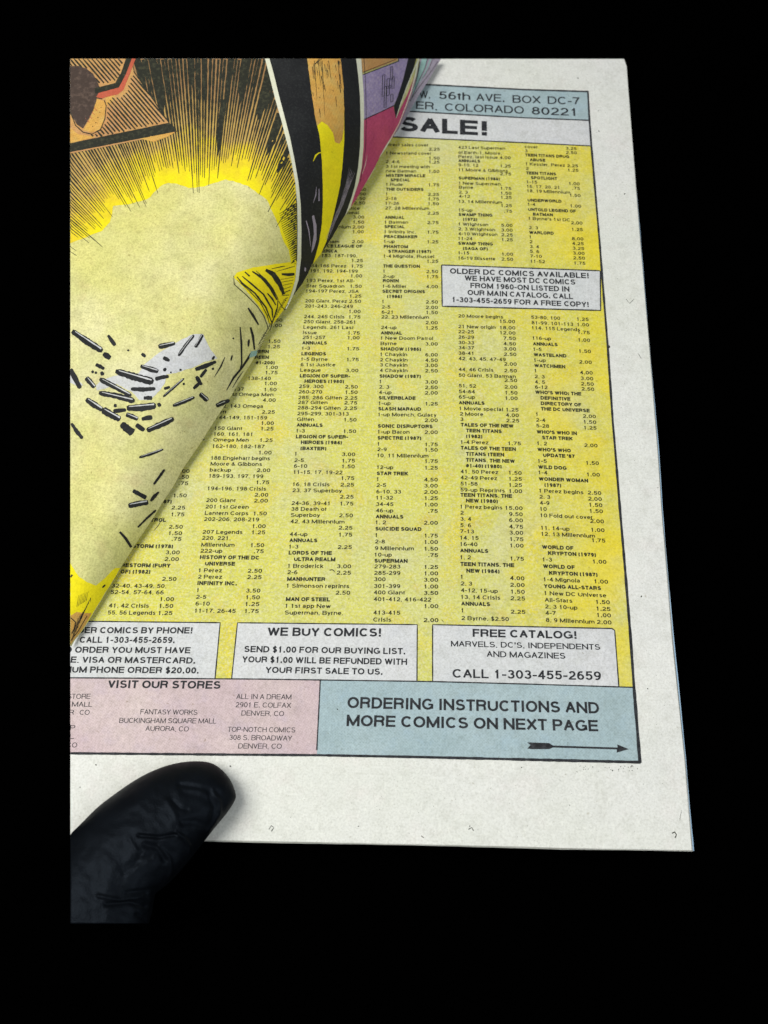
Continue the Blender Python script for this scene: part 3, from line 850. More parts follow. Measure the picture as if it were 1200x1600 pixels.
CF = """229|cover|3.25
235.5|3|2.50
242|*TEEN TITANS DRUG|
249.5|>ABUSE|
256|1 Kessler, Perez|2.25
263|2|1.25
270|*TEEN TITANS|
277.5|>SPOTLIGHT|
284|1-15|1.00
291|16, 17, 20, 21|.75
298|18, 19 Millennium|
305||1.50
312.5|*UNDERWORLD|
319|1-4|1.00
327|*UNTOLD LEGEND OF|
334.5|>BATMAN|
341|1 Byrne's 1st DC|
348||2.00
355.5|2, 3|1.25
363|*WARLORD|
370|1|8.00
377.5|2|4.25
385|3, 4|3.25
392.5|5, 6|3.00
400|7-10|2.50
408|11-52|1.75
495.5|53-80, 100|1.25
504|81-99, 101-113|1.00
512|114, 115 Legends|
519||1.75
528|116-up|1.00
537|*ANNUALS|
545.5|1-5|1.50
554|*WASTELAND|
562.5|1-up|2.00
571|*WATCHMEN|
579|1|4.00
588|2, 3|3.00
596.5|4, 5|2.50
604.5|6-12|2.50
612.5|*WHO'S WHO: THE|
621.5|>DEFINITIVE|
630|>DIRECTORY OF|
638.5|>THE DC UNIVERSE|
647|1|2.00
656|2-4|1.50
665|5-28|1.25
674.5|*WHO'S WHO IN|
683.5|>STAR TREK|
692.5|1, 2|2.00
702|*WHO'S WHO|
711|>UPDATE '87|
720|1-5|1.50
729.5|*WILD DOG|
738|1-4|1.00
748|*WONDER WOMAN|
757.5|>(1987)|
766.5|1 Perez begins|2.50
776|2, 3|2.00
785.5|4-9|1.50
795|10|1.50
805|10 Fold out cover,|
814||2.00
824.5|11, 14-up|1.00
834|12, 13 Millennium|
844||1.75
854.5|*WORLD OF|
864|>KRYPTON (1979)|
874|1-3|1.00
884.5|*WORLD OF|
895|>KRYPTON (1987)|
905|1-4 Mignola|1.00
915.5|*YOUNG ALL-STARS|
926.5|1 New DC Universe|
937|All-Stars|1.50
947.5|2, 3 10-up|1.25
957.5|4-7|1.00
968.5|8, 9 Millennium|2.00"""
COLS = [(CA, [(736,200),(957,168)], [(736,296),(957,269)], 'first'),
        (CB, [(500,360),(669,335),(781,322),(870,312),(954,304)], [(500,441),(533,438),(574,434),(607,432),(773,419),(954,404)], 'second'),
        (CC, [(300,500),(438,479),(536,472),(603,467),(683,462),(785,455.5),(844,452),(957,445)], [(296,572),(338,569),(407,567),(447,565),(545,561),(603,559),(785,552),(926,547)], 'third'),
        (CD, [(252,603),(296,603),(369,600),(438,598),(520,595),(588,593),(638,591),(807,587),(875,585),(968,583)], [(233,687),(303,686),(378,685),(512,684),(797,684),(968,685)], 'fourth'),
        (CE, [(230,716),(300,717),(373,716),(493,716),(629,717),(663,720),(860,719),(965,721)], [(246,798),(293,799),(351,801),(404,802),(503,805),(553,807),(621,809),(692,814),(766,816),(955,821)], 'fifth'),
        (CF, [(229,820),(283,823),(363,827),(408,829),(495,830),(571,835),(664,838),(729,841),(776,843),(855,847),(916,850),(968,853)], [(231,901),(286,906),(373,912),(410,915),(498,920),(565,925),(607,929),(695,934),(769,940),(826,945),(877,948),(971,956)], 'sixth')]
wr = glyphs('401-412, 416-422', REG); w_reg = 89.0 / (wr[3] - wr[2])
wb = glyphs('SUICIDE SQUAD', HEAD); w_bold = 74.0 / (wb[3] - wb[2])
def kx(y): return .78 + (y - 300) * .22 / 600 + .0
for data, LX, PX, nm in COLS:
    Ph, Pr = Print(on_page, 16), Print(on_page, 16)
    for row in data.split('\n'):
        y, txt, price = row.split('|'); y = float(y); bold = txt[:1] in '*>' and txt != ''
        ind = 9 * kx(y) if txt[:1] == '>' else 0
        txt = txt.lstrip('*>'); h = 4.9 + (y - 300) * 1.5 / 600
        k = kx(y)
        xl = lerp_tab(LX, y) + ind; xr = lerp_tab(PX, y)
        yb0 = y + h * .5
        if txt:
            rend = None
            if txt[0] == '@': e, txt = txt[1:].split(':', 1); rend = float(e)
            g = glyphs(txt, HEAD if bold else REG)
            w = (g[3] - g[2]) * (w_bold if bold else w_reg) * k
            if txt[0] == '1' and txt != '1': pass
            x0 = xl if rend is None else rend - w
            lim = xr - ((24 if len(price) < 5 else 31) * k if price else 0) - x0 - 2
            if rend is None and w > lim: w = lim
            sl = lerp_tab(SLOPE, x0 + w/2)
            line(Ph if bold else Pr, txt, x0, yb0, x0 + w, yb0 + sl*w, h, HEAD if bold else REG)
        if price:
            g = glyphs(price, REG); w = (g[3] - g[2]) * w_reg * k * 1.06
            sl = lerp_tab(SLOPE, (xl + xr)/2); yy = yb0 + sl * (xr - xl) * (1 if txt else .2)
            line(Pr, price, xr - w, yy - sl*w, xr, yy, h, REG)
    Pr.build('price_column', .085, 'list_ink', page, 'small issue numbers and prices of the %s list column' % nm)
    Ph.build('column_heading', .085, 'heading_ink', page, 'bold titles of the %s list column' % nm)
# -- smudges, nicks and specks on the paper
P = Print(on_page, 16)
for x, y, r in ((951,541,2),(936,205,1.2),(976,303,1.3),(1028,762,.9),(1002,932,1.6),(527,1108,1.4),(734,1291,1.2),(560,1291,1.1),(890,1258,.9),(986,1198,1.1),(970,1198,1),(957,1204,1.2),(360,1197,1.6),
                (815,1199,1.1),(1012,1076,1.2),(903,122,1.3),(935,173,.8),(150,1195,1.4),(125,1230,1.1),(545,936,1.0)): P.blob(x, y, r, r*.7, random.random()*3, 6)
for pts, w in (([(420,1296),(424,1290),(428,1293),(424,1299)],1.1),([(732,1296),(737,1293),(740,1298)],1.4),([(1050,1302),(1054,1300),(1057,1304),(1055,1309)],1.6),([(515,891),(519,890),(523,893)],1.2),
               ([(1062,1282),(1065,1266)],.35),([(978,467),(984,474),(990,468)],.5),([(1002,560),(997,552)],.6),([(658,1306),(662,1309)],1),([(690,968),(693,972)],1)): P.stroke(pts, w, 3, .3)
for k in range(26): P.blob(random.uniform(890,1000), random.uniform(1196,1206), random.uniform(.5,1.3), .5, random.random()*3, 5)
for k in range(150):
    x = random.uniform(115, 1075); y = random.uniform(1198, 1322)
    if x < 370 and y > 1190 + (370-x)*.2 - 20: continue
    P.blob(x, y, random.uniform(.25,.7), .3, random.random()*3, 5)
for k in range(90):
    y = random.uniform(110, 1190); x = rb(y) + random.uniform(8, 60); P.blob(x, y, random.uniform(.25,.6), .3, random.random()*3, 5)
P.build('speck', .05, 'soft_black_ink', page, 'small dark specks and nicks in the paper')

# ---------------------------------------------------------------- the lifted leaf
def leaf(name, E, y0, y1, xl, material, label, low=0.0, nx=150, ny=260):
    vs, fs = [], []; U = 6
    for j in range(ny+1):
        y = y0 + (y1-y0)*j/ny; xe = lerp_tab(E, y); xs = max(110.0, xl(y)); xs = min(xs, xe - .4)
        for i in range(nx+1):
            t = i/nx; t = math.sin(t*math.pi/2) * .6 + t * .4
            vs.append(on_leaf(xs + (xe-xs)*t, y, 0, E, low))
        p = vs[-1]; r = min(.0011, (p.z - .0004) * .45); w = min(1.0, (xe - xs) / 40)
        for k in range(1, U+1):      # the sheet rolls under itself
            a = k/U * math.pi * .8
            vs.append(Vector((p.x - r*(1-math.cos(a))*1.6*w - .0004*k*w, p.y - r*.4*(1-math.cos(a))*w, p.z - r*math.sin(a)*.6 - r*(1-math.cos(a))*.6)))
    c = nx + 1 + U
    for j in range(ny):
        for i in range(c-1): q = j*c+i; fs.append((q, q+c, q+c+1, q+1))
    me = bpy.data.meshes.new(name); me.from_pydata(vs, [], fs); me.update()
    o = link(name, me, material, book, label, True)
    sm = o.modifiers.new('thickness', 'SOLIDIFY'); sm.thickness = .09*MM; sm.offset = -1
    return o
lf = leaf('turned_leaf', E1, 92, 1008.6, lambda y: 110, 'pale_yellow_art', 'lifted page printed with a yellow explosion')
lf2 = leaf('turned_leaf', E2, 92, 236, lambda y: lerp_tab(E1, y) - 7, 'lavender_art', 'second lifted page, lavender, just behind the first', 1.6*MM, 40, 90)
def lp(step=6): return Print(on_leaf, step)
L = .035
# vivid yellow round the pale blast
pale_top = [(110,380),(137,370),(160,360),(172,347),(175,335),(177,322),(200,319),(230,312),(240,302),(252,290),(262,286),(275,287),(295,294),(317,292),(337,285),(352,281),(370,285),(387,291),(400,300),(417,312),(425,330),(434,350),(443,378),(451,390),(454,410)]
P = lp(); P.poly(pale_top + [(462,412),(466,400),(468,340),(462,285),(440,190),(418,92),(110,92)], .8)
P.build('burst_ground', 1*L, 'burst_print', lf, 'yellow to orange ground of the explosion rays')
P = lp(); P.poly([(365,433),(370,426),(395,418),(427,413),(455,409),(464,408),(464,425),(458,452),(447,478),(436,494),(424,509),(419,504),(412,490),(400,473),(383,452)], .3)
P.build('yellow_patch', 1.2*L, 'vivid_yellow_art', lf, 'yellow ground of the hatched fragment')
P = lp(); P.poly([(110,880),(122,900),(135,909),(150,915),(162,905),(180,887),(188,888),(172,914),(159,935),(144,960),(128,985),(110,1007)], .6)
P.build('yellow_patch', 1.2*L, 'vivid_yellow_art', lf, 'yellow flame edge at the tip of the leaf')
P = lp(4); P.poly([(110,962),(120,956),(132,958),(143,958),(134,975),(126,987),(110,1007)], .4); P.build('orange_patch', 1.7*L, 'orange_art', lf)
P = lp(); P.poly([(225,570),(250,550),(285,530),(302,522),(317,522),(328,545),(340,560),(320,565),(300,575),(288,578),(275,583),(260,585),(258,598),(250,610),(235,625),(217,625),(207,613),(195,607),(182,600),(168,606),(152,610),(150,603),(160,593),(180,587),(217,583)], .6)
P.poly([(110,585),(118,590),(124,596),(130,602),(122,604),(110,598)], .4)
P.build('smoke_patch', 1.2*L, 'grey_white_art', lf, 'grey white smoke among the flying splinters')
# rays
P = lp(6); Y = lp(6); CX, CY = 316, 520
def clip_ray(a, r0, r1):
    pts = []
    r = r0
    while r <= r1:
        x, y = CX + r*math.sin(a), CY - r*math.cos(a)
        if y < 88 or x < 106: break
        gx = lerp_tab([(92,416),(155,432),(220,449),(285,462),(340,466),(400,467)], y)
        if x > gx: break
        pts.append((x, y)); r += 6
    return pts
def r_in(a):      # distance from the centre to the pale boundary
    for r in range(60, 420, 3):
        x, y = CX + r*math.sin(a), CY - r*math.cos(a)
        if x < 110 or x > 466: return r
        bx = [p for p in pale_top]
        yy = lerp_tab(bx, x)
        if y < yy: return r
    return 200
a = -1.02
while a < 1.12:
    r0 = r_in(a) + random.uniform(-2, 20) + 15*abs(math.sin(a*7)) + (6 if -.3 < a < .5 else 0)
    if random.random() < .12: r0 -= 20
    if a < -.45: r0 -= 16 * random.random()
    deep = lerp_tab([(-1.0,.84),(-.6,.76),(-.35,.86),(-.1,.92),(.1,.86),(.3,.92),(.6,.95),(1.1,.7)], a) * random.uniform(.75, 1.1)
    pitch = .0135
    pts = clip_ray(a, r0, 520)
    if len(pts) > 2:
        n = len(pts); ws = []
        for i, (x, y) in enumerate(pts):
            r = math.hypot(x-CX, y-CY); g = min(1, max(0.0, r - r0) / lerp_tab([(-1,120),(-.5,150),(0,130),(.6,100),(1,60)], a))
            ws.append(max(.35, r * pitch * (.26 + .68*g**.7) * deep))
        P.stroke(pts, ws, 6, .22)
    a += pitch * random.uniform(.8, 1.2)
for x, y, h, w in ((343,215,60,9),(250,150,70,12),(222,120,50,10),(300,110,60,9),(380,130,70,14),(410,160,60,16),(360,110,55,10),(318,140,50,5),(425,220,50,12),(440,255,35,10)):
    aa = math.atan2(x-CX, CY-y); ux, uy = math.sin(aa), -math.cos(aa)
    P.stroke([(x - ux*h/2, y - uy*h/2), (x - ux*h/5, y - uy*h/5), (x, y), (x + ux*h, y + uy*h)], [.4, w*.7, w, w*.8], 4, .12)
P.build('ray_lines', 2*L, 'soft_black_ink', lf, 'dense black rays round the explosion')
# short hatch strokes along the panel border
P = lp(6)
for k in range(26):
    y = 318 + k*3.6; x = 462.5 if y < 405 else 460
    ln = lerp_tab([(318,26),(345,22),(370,14),(400,7),(412,5)], y)
    P.stroke([(x, y), (x - ln, y + ln*.62)], [2.3, .6], 4, .2)
P.stroke([(460,270),(463,300),(464,340),(464,380),(463,408)], [1,1.6,1.8,1.8,1.2], 5)
P.build('hatching', 2.2*L, 'soft_black_ink', lf)
# tilted platform, upper left
P = lp(7); P.poly([(110,92),(205,92),(209,112),(264,192),(276,206),(250,213),(110,240)], .3); P.build('platform_ground', 3*L, 'tan_art', lf, 'tan platform ruled with diagonal lines')
P = lp(7); P.poly([(110,200),(122,210),(150,214),(175,208),(110,224)]); P.poly([(150,155),(163,158),(166,170),(163,188),(156,203),(143,207),(130,204),(140,188),(147,170)]); P.poly([(165,150),(180,148),(176,160),(166,165)])
P.poly([(215,216),(255,208),(274,207),(262,214),(240,222)])
P.build('platform_light', 3.6*L, 'orange_art', lf)
P = lp(7); R_ = random.Random(4)
for k in range(30):
    x0 = 40 + k*6.9; pts = []
    t = 0
    while t < 190:
        x = x0 + t*.66; y = 92 + t*.76
        top = y >= 92; rgt = x < lerp_tab([(92,206),(112,209),(192,264)], y); bot = y < 224 - (x-110)*.208
        blob = inside((x, y), [(110,104),(142,110),(157,138),(166,150),(166,185),(150,208),(110,208)])
        red = inside((x, y), [(150,135),(185,128),(195,92),(214,92),(200,135),(186,150),(152,156)])
        if rgt and bot and not blob and not red and x > 108: pts.append((x, y))
        elif len(pts) > 1:
            P.stroke(pts, [1.9 + .9*math.sin(i/len(pts)*3.1) for i in range(len(pts))], 6, .15); pts = []
        else: pts = []
        t += 5
    if len(pts) > 1: P.stroke(pts, 1.8, 6, .15)
P.poly([(110,224),(264,192),(275,201),(275,206),(110,238)], .3)
P.stroke([(209,112),(264,192),(276,206)], 1.4, 5, .2)
P.build('platform_lines', 4*L, 'soft_black_ink', lf)
P = lp(7); P.poly([(110,104),(120,103),(134,107),(145,115),(152,127),(157,140),(152,150),(150,162),(144,176),(137,190),(130,201),(121,196),(110,178)], .5)
P.build('brown_shape', 4.4*L, 'brown_art', lf)
P = lp(7); P.poly([(149,145),(160,143),(184,137),(195,118),(204,92),(212,92),(203,116),(193,141),(184,148),(170,151),(157,155),(150,151)], .3)
for x, y in ((146,178),(142,184),(138,190),(150,172)): P.stroke([(x-4, y-5), (x+2, y+2)], [.8, .8], 3)
P.build('red_band', 4.4*L, 'red_art', lf)
P = lp(7); P.poly([(148,138),(165,134),(180,130),(189,115),(197,92),(206,92),(197,116),(186,137),(165,143),(149,147)], .3)
P.stroke([(110,175),(118,196),(130,207),(144,210),(157,203),(164,186),(166,165),(163,157)], 1.5, 4, .25)
P.stroke([(160,155),(150,153)], 1.5, 4)
for x, y in ((158,168),(156,176),(153,184),(150,192),(145,198)): P.blob(x, y, .8)
P.build('dark_band', 4.8*L, 'soft_black_ink', lf)
# neighbouring panels
G1L = [(414,92),(422.5,125),(430,155),(440,190),(447.5,220),(455,250),(461,285),(464,320),(464.5,360),(464,403),(461,437),(456.5,453),(451,470),(446,483)]
G1R = [(447.5,483),(454,470),(461,453),(466,437),(470,403),(470.5,360),(469.5,320),(466,285),(460,250),(453,215),(446,188),(436,150),(427.5,115),(421,92)]
def contour(y0, y1, inset=0):
    ys = [e[0] for e in E1 if y0 < e[0] < y1]; ys = [y0] + ys + [y1]
    return [(lerp_tab(E1, y) - inset, y) for y in ys]
P = lp(5); P.poly(G1R[::-1][1:] + [(444,485)] + contour(335, 484, .6)[::-1] + [(559,285),(567,232),(568,150),(565,92),(421,92)])
P.build('black_panel', 3*L, 'black_ink', lf, 'black panel beside the explosion')
YL = [(480,92),(486,140),(492.5,185),(499,212),(502.5,250),(504,290),(504,320),(502.5,350),(498,380),(493,398),(488.5,412.5)]
YR = [(493,407),(501.5,396),(510,376),(518,347),(524,322),(531,290),(534.5,260),(537.5,220),(537.5,170),(536,130),(532,92)]
P = lp(5); P.poly(YL + YR, .25); P.build('yellow_strip', 4*L, 'vivid_yellow_art', lf, 'yellow strip between two black bands')
P = lp(5); P.poly([(480,92),(486,140),(492.5,185),(495,197),(502,190),(512,196),(520,208),(523,222),(530,225),(534,218),(537,200),(537.5,170),(536,130),(532,92)], .5); P.build('orange_strip', 4.5*L, 'orange_art', lf)
P = lp(5)
for k in range(34):
    x = R_.uniform(487, 535); y = R_.uniform(92, 135) if k < 26 else R_.uniform(135, 175)
    P.stroke([(x, y), (x + 1.5, y + R_.uniform(2, 16))], [R_.uniform(.5, 1.6), .5], 3, .3)
for x, l in ((491,60),(497,40),(503,85),(513,30),(528,50)): P.stroke([(x,95),(x+4,95+l)], [1.2,.4], 5, .4)
P.stroke([(499,92),(490,103),(495,98),(503,92)], 1.1, 3, .3)
P.build('drip_lines', 5*L, 'soft_black_ink', lf)
P = lp(5); P.poly(G1L + G1R); P.poly([(556,92),(559.5,120),(562,150),(563,190),(562,230),(559,262),(554,290),(549,308),(541,331),(538,338.5),(547,324),(553.5,304),(560,284),(564.5,262),(567.5,230),(568.5,190),(568,150),(566,120),(564,92)])
P.build('panel_gutter', 5*L, 'gutter_paper', lf, 'narrow unprinted gutters between panels')
P = lp(5)
P.stroke([(489,252),(493,243),(498,239),(505,238)], [.6,2.6,1.6,.5], 3)
P.build('yellow_tick', 5*L, 'vivid_yellow_art', lf)
P = lp(4)
P.poly([(487,338),(490,336),(494,352),(494,374),(490,388),(486,395),(487,385),(490,365),(489,350)]); P.stroke([(478,345),(482,360),(485,385)], [1.6,1.6,.6], 4); P.blob(476.5,421,1.4,3.4)
P.stroke([(489,317),(493,305),(494,292)], [.5,1.6,.4], 4); P.stroke([(498,314),(498,295)], [2,1], 4)
for q in range(5): P.stroke([(545+q*2.2,262+q*2),(541+q*1.6,285),(531+q*1.2,318),(520+q,345),(508+q,374)], [.3,.5+.12*q,.6,.5,.2], 6, .4)
P.build('pale_strokes', 5*L, 'lavender_art', lf)
# magenta / purple panel
P = lp(5); P.poly([(568,188),(590,177),(614,165),(618,186),(626,168),(636,148),(644,128),(647,118)] + [(lerp_tab(E1, y)-.4, y) for y in (125,145,170,195,215,232,248,262,280,295,312,325,336)] + [(547,324),(553,305),(560,284),(564.5,262),(567.5,230)])
P.build('magenta_panel', 6*L, 'magenta_art', lf, 'magenta panel at the curl of the page')
P = lp(5); P.poly([(566,117),(622,96),(622,92),(638,92),(632,120),(624,145),(614.5,165),(590,177),(568.5,187),(568,150)]); P.build('purple_panel', 6*L, 'purple_art', lf)
P = lp(5); P.poly([(564,92),(621,92),(620,95),(566,114)]); P.build('tan_strip', 6*L, 'tan_art', lf)
P = lp(5); P.poly([(637,92),(650,92),(644,112),(633,140),(624,165),(618,185),(615,166),(621,150),(629,125)]); P.stroke([(567,117),(622,96),(622,92)], 1.2, 4); P.stroke([(567,113),(618,93)], .8, 4); P.stroke([(568,187),(590,177),(615,165)], 1.3, 4, .2)
P.stroke([(568,92),(570,120),(571,150),(571.5,190),(570.5,232),(566,262),(562,284)], .8, 5)
def boxo(x, y, w, h, s=-.02):
    q = [(x,y),(x+w,y-w*.35),(x+w+s*h,y+h-w*.35),(x+s*h,y+h),(x,y)]; P.stroke(q, 1.0, 4)
for a_ in ((597,118,3.6,33),(604,124,4,26),(610,105,3,20),(612,121,3.2,18),(600,136,3,33),(610,148,3.4,12),(606,135,4,4)): boxo(*a_)
P.build('panel_lines', 7*L, 'black_ink', lf)
P = lp(5); P.stroke([(652,96),(642,118),(632,143),(624,166),(618.5,184)], [1.8,1.6,1.4,1.4,.6], 4)
P.stroke([(653,92),(648.5,117),(642,142),(633,167),(623,193),(612,213),(602,230),(592,246)], [2,2,1.6,1.2,.9,1.2,2.6,.5], 4)
P.stroke([(586,262),(581,270),(570,288)], [.8,.8,.3], 4); P.stroke([(573,243),(570,258),(565,272)],[.3,.7,.3],4)
P.build('paper_rim', 7*L, 'gutter_paper', lf)
# the lavender page behind
def on_leaf2(px, py, off=0): return on_leaf(px, py, off, E2, 1.6*MM)
P = Print(on_leaf2, 5); P.poly([(659,92),(667,92),(663,108),(654,130),(648,142),(644,150),(646,138),(652,120)]); P.stroke([(673,92),(664,114),(656,128)], [2,1.6,.6], 4); P.build('teal_strip', 1*L, 'teal_art', lf2)
P = Print(on_leaf2, 5); P.stroke([(655,92),(654,110),(648,136)], [1.5,1.3,.6], 4); P.stroke([(668,92),(664,106),(650,136),(641,158)], .8, 4); P.stroke([(684,96),(672,114),(655,136),(640,158)], .7, 4); P.stroke([(676,92),(671,106),(660,122)], .6, 4)
P.build('ink_lines', 2*L, 'soft_black_ink', lf2)

# -- flying splinters
def Z5(x, y): return x/4 + 100, y/4 + 360
SL = [(50,630,240,755,28,1),(245,770,290,800,20,0),(275,655,320,720,16,0),(485,770,510,790,13,0),(590,728,695,705,20,1),(715,785,812,655,13,1),(820,732,866,652,13,1),(620,795,660,815,15,0),
 (478,848,590,882,19,1),(322,880,560,948,28,1),(570,930,655,912,16,0),(198,838,252,866,15,0),(138,920,192,982,22,1),(38,866,102,988,22,0),(222,928,420,1034,22,1),(418,992,572,990,17,0),(218,1015,442,1067,24,1),
 (498,1048,552,1048,15,0),(138,1055,240,1122,26,1),(240,1120,352,1182,28,1),(308,1130,388,1122,17,0),(392,1112,575,1095,28,1),(388,1150,462,1180,21,1),(485,1180,552,1168,18,0),(620,1040,750,925,10,1),(625,990,662,978,12,0),
 (820,870,950,820,17,0),(890,868,852,918,13,0),(826,912,860,966,15,0),(852,948,808,990,13,0),(926,808,940,786,8,0),(680,1097,815,1042,15,1),(848,1020,898,1064,20,1),(950,1097,1035,1062,18,1),
 (358,1208,432,1268,30,0),(450,1214,502,1250,18,0),(518,1252,686,1176,24,1),(46,1206,116,1302,15,0),(470,1420,620,1368,12,1),(560,1588,628,1494,10,0),(430,1626,514,1672,17,0),(402,1722,526,1698,26,1),(540,1692,592,1634,12,0),(460,1856,574,1748,9,0)]
P = lp(4); H = lp(4)
for x0, y0, x1, y1, w, hl in SL:
    a = Z5(x0, y0); b = Z5(x1, y1); w = w/4*1.45
    m_ = ((a[0]+b[0])/2, (a[1]+b[1])/2)
    bx, by = -(b[1]-a[1])*.035*random.uniform(-1,1), (b[0]-a[0])*.035*random.uniform(-1,1)
    e0 = (a[0]+(b[0]-a[0])*.07, a[1]+(b[1]-a[1])*.07); e1 = (a[0]+(b[0]-a[0])*.93, a[1]+(b[1]-a[1])*.93)
    P.stroke([a, e0, (m_[0]+bx, m_[1]+by), e1, b], [w*.55, w*random.uniform(.8,1.1), w*random.uniform(.95,1.25), w*random.uniform(.75,1.1), w*.5], 2.5, .13)
    if hl:
        tx, ty = b[0]-a[0], b[1]-a[1]; l = math.hypot(tx, ty); nx, ny = ty/l, -tx/l
        if ny > 0: nx, ny = -nx, -ny
        o = w*.22
        H.stroke([(a[0]+tx*.08+nx*o, a[1]+ty*.08+ny*o), (b[0]-tx*.06+nx*o, b[1]-ty*.06+ny*o)], [w*.10, w*.24], 4, .25)
for x, y, r in ((402,750,7),(630,870,12),(668,888,6),(728,872,8),(238,895,13),(320,1095,11),(595,1090,13),(748,960,8),(930,865,8),(1058,675,6),(180,884,9),(200,890,9)): P.blob(*Z5(x, y), r/4)
P.blob(*Z5(1047,797), 1.5, 5, .3); P.blob(*Z5(1153,703), 2, 5.5, .1); P.blob(162,916,3.5,1.5,-.7)
P.stroke([Z5(1100,603),Z5(1108,700),Z5(1110,835),Z5(1095,880)], [1.5,3.2,2.4,1], 4)
P.stroke([Z5(1170,770),Z5(1110,860),Z5(1060,920),Z5(1015,1000)], [4,3.2,3.4,1], 4); P.stroke([Z5(1120,880),Z5(1090,920),Z5(1052,985)], [.6,1.8,.6], 4)
P.stroke([Z5(1005,792),Z5(980,850),Z5(940,915)], [1,2.6,.7], 4)
P.stroke([Z5(1165,605),Z5(1180,660),Z5(1190,745)], [3,4,2.4], 4); P.stroke([Z5(1150,485),Z5(1180,530),Z5(1215,590)], [2.4,4.2,2.4], 4)
P.stroke([(187,831),(196,841),(205,855)], [3.4,4.4,4], 4)
P.stroke([(240,830),(247,822),(255,808)], [.5,1.3,.6], 4); P.stroke([(317,688),(320,686)], 1.6, 3)
P.stroke([(407,547),(401,549),(394,551),(388,560)], [1.4,2,2.4,3], 3)
for q in range(7): P.stroke([(120+q*2.4,948-q*1.5),(123+q*2.4,930-q)], [.7,.3], 3)
for q in range(9):
    P.stroke([(112+q*3,1002-q*7),(116+q*3.2,985-q*6.4),(122+q*2.4,965-q*3)], [.8,1.0,.4], 4, .3)
P.stroke([(110,965),(118,972),(116,982),(112,990)], 1.6, 3); P.stroke([(110,1001),(122,986),(136,962)], 1.2, 3)
P.stroke([(110,902),(113,898)], 3, 3)
P.build('splinter_marks', 2*L, 'black_ink', lf, 'black splinters flying from the blast')
H.build('splinter_glints', 3*L, 'grey_white_art', lf)
# -- hatched shell fragment
def Z6(x, y): return x/6 + 360, y/6 + 320
P = lp(4)
for pts, w in (([(30,665),(34,745),(150,848),(250,950),(312,1040),(345,1130),(352,1170)], 8), ([(60,675),(110,735),(230,830),(330,960),(385,1100)], 16), ([(110,670),(200,745),(310,840),(390,980),(395,1060)], 16), ([(60,705),(170,800),(280,915),(345,1040),(370,1130)], 8),
   ([(205,625),(290,680),(370,770),(435,890)], 26), ([(240,620),(330,700),(400,790),(445,880)], 10), ([(330,610),(400,650),(460,740),(500,840)], 46), ([(135,630),(180,670)], 22), ([(345,830),(390,880),(425,940)], 18), ([(385,600),(480,580),(610,552)], 10),
   ([(430,625),(520,600),(605,575)], 7), ([(480,650),(545,655),(600,650)], 34), ([(470,700),(590,680)], 7), ([(480,725),(590,705)], 8), ([(490,755),(580,735)], 8), ([(500,790),(570,765)], 8), ([(510,820),(560,800)], 16), ([(480,850),(550,845)], 12),
   ([(445,880),(440,960),(400,1080),(370,1180)], 12), ([(450,900),(480,950),(505,985)], 10)): P.stroke([Z6(*p) for p in pts], [w/6*.5] + [w/6]*(len(pts)-2) + [w/6*.6], 4, .15)
for k in range(20):
    x, y = 545 - k*13.5, 870 + k*22
    if y < 1290: P.stroke([Z6(x-10, y), Z6(x - 55 + k*1.2, y + 28)], [1.2, .4], 4, .3)
for k in range(9): P.stroke([(417-k*1.6, 520+k*4), (409-k*1.4, 524+k*4.5)], [.8,.4], 3)
P.build('shell_hatching', 2.2*L, 'soft_black_ink', lf)
P = lp(4); P.poly([(392,549),(403,547),(400,556),(389,559)]); P.build('teal_patch', 2.6*L, 'teal_art', lf)

# ---------------------------------------------------------------- the gloved thumb
UP = [(95,1318),(110,1303),(127,1286.5),(153,1260),(180,1240),(207,1221),(233,1206.5),(260,1196),(287,1190),(313,1189),(332,1192),(348,1203),(361,1219),(368,1237)]
LO = [(110,1500),(180,1500),(231,1480),(232,1442),(238,1425),(240,1408),(243,1395),(256,1387),(271,1373),(287,1355),(303,1335),(321,1312),(340,1288),(356,1269),(366,1253),(368.5,1241)]
def seg_d(p, a, b):
    vx, vy = b[0]-a[0], b[1]-a[1]; t = max(0, min(1, ((p[0]-a[0])*vx + (p[1]-a[1])*vy)/(vx*vx+vy*vy+1e-9)))
    return math.hypot(p[0]-a[0]-vx*t, p[1]-a[1]-vy*t)
def Z8(x, y): return x/3.75 + 100, y/3.75 + 1160
FOLDS = [([(640,345),(680,385),(720,395)],5,-.7),([(680,250),(780,262),(870,285),(900,300)],8,-.9),([(700,290),(790,310),(850,345)],12,-.7),([(872,280),(912,350),(915,420),(880,490),(850,520)],4,1.0),([(850,300),(880,380),(860,470)],7,-.9),
 ([(440,545),(560,556),(660,538)],4,-1.3),([(660,530),(705,560),(738,610),(742,670)],5,1.2),([(690,470),(770,465),(830,490)],12,-1.0),([(560,610),(620,680),(632,760),(600,830)],5,.9),([(480,600),(560,620),(590,690)],9,-.8),([(340,740),(430,700),(500,670)],12,-.7),
 ([(450,650),(400,740),(350,770)],7,-.6),([(200,900),(330,925),(460,905),(510,925)],5,.9),([(250,950),(380,935),(470,960)],6,-1.2),([(370,880),(470,868),(560,850)],6,-.8),([(500,880),(510,950),(490,1040)],5,.9),([(430,1010),(470,1040),(480,1065)],6,-1),([(600,340),(650,420),(680,500)],8,.6),([(380,560),(430,640)],6,.4)]
FOLDS = [([Z8(*p) for p in f], w/3.75*1.7 + .8, a) for f, w, a in FOLDS]
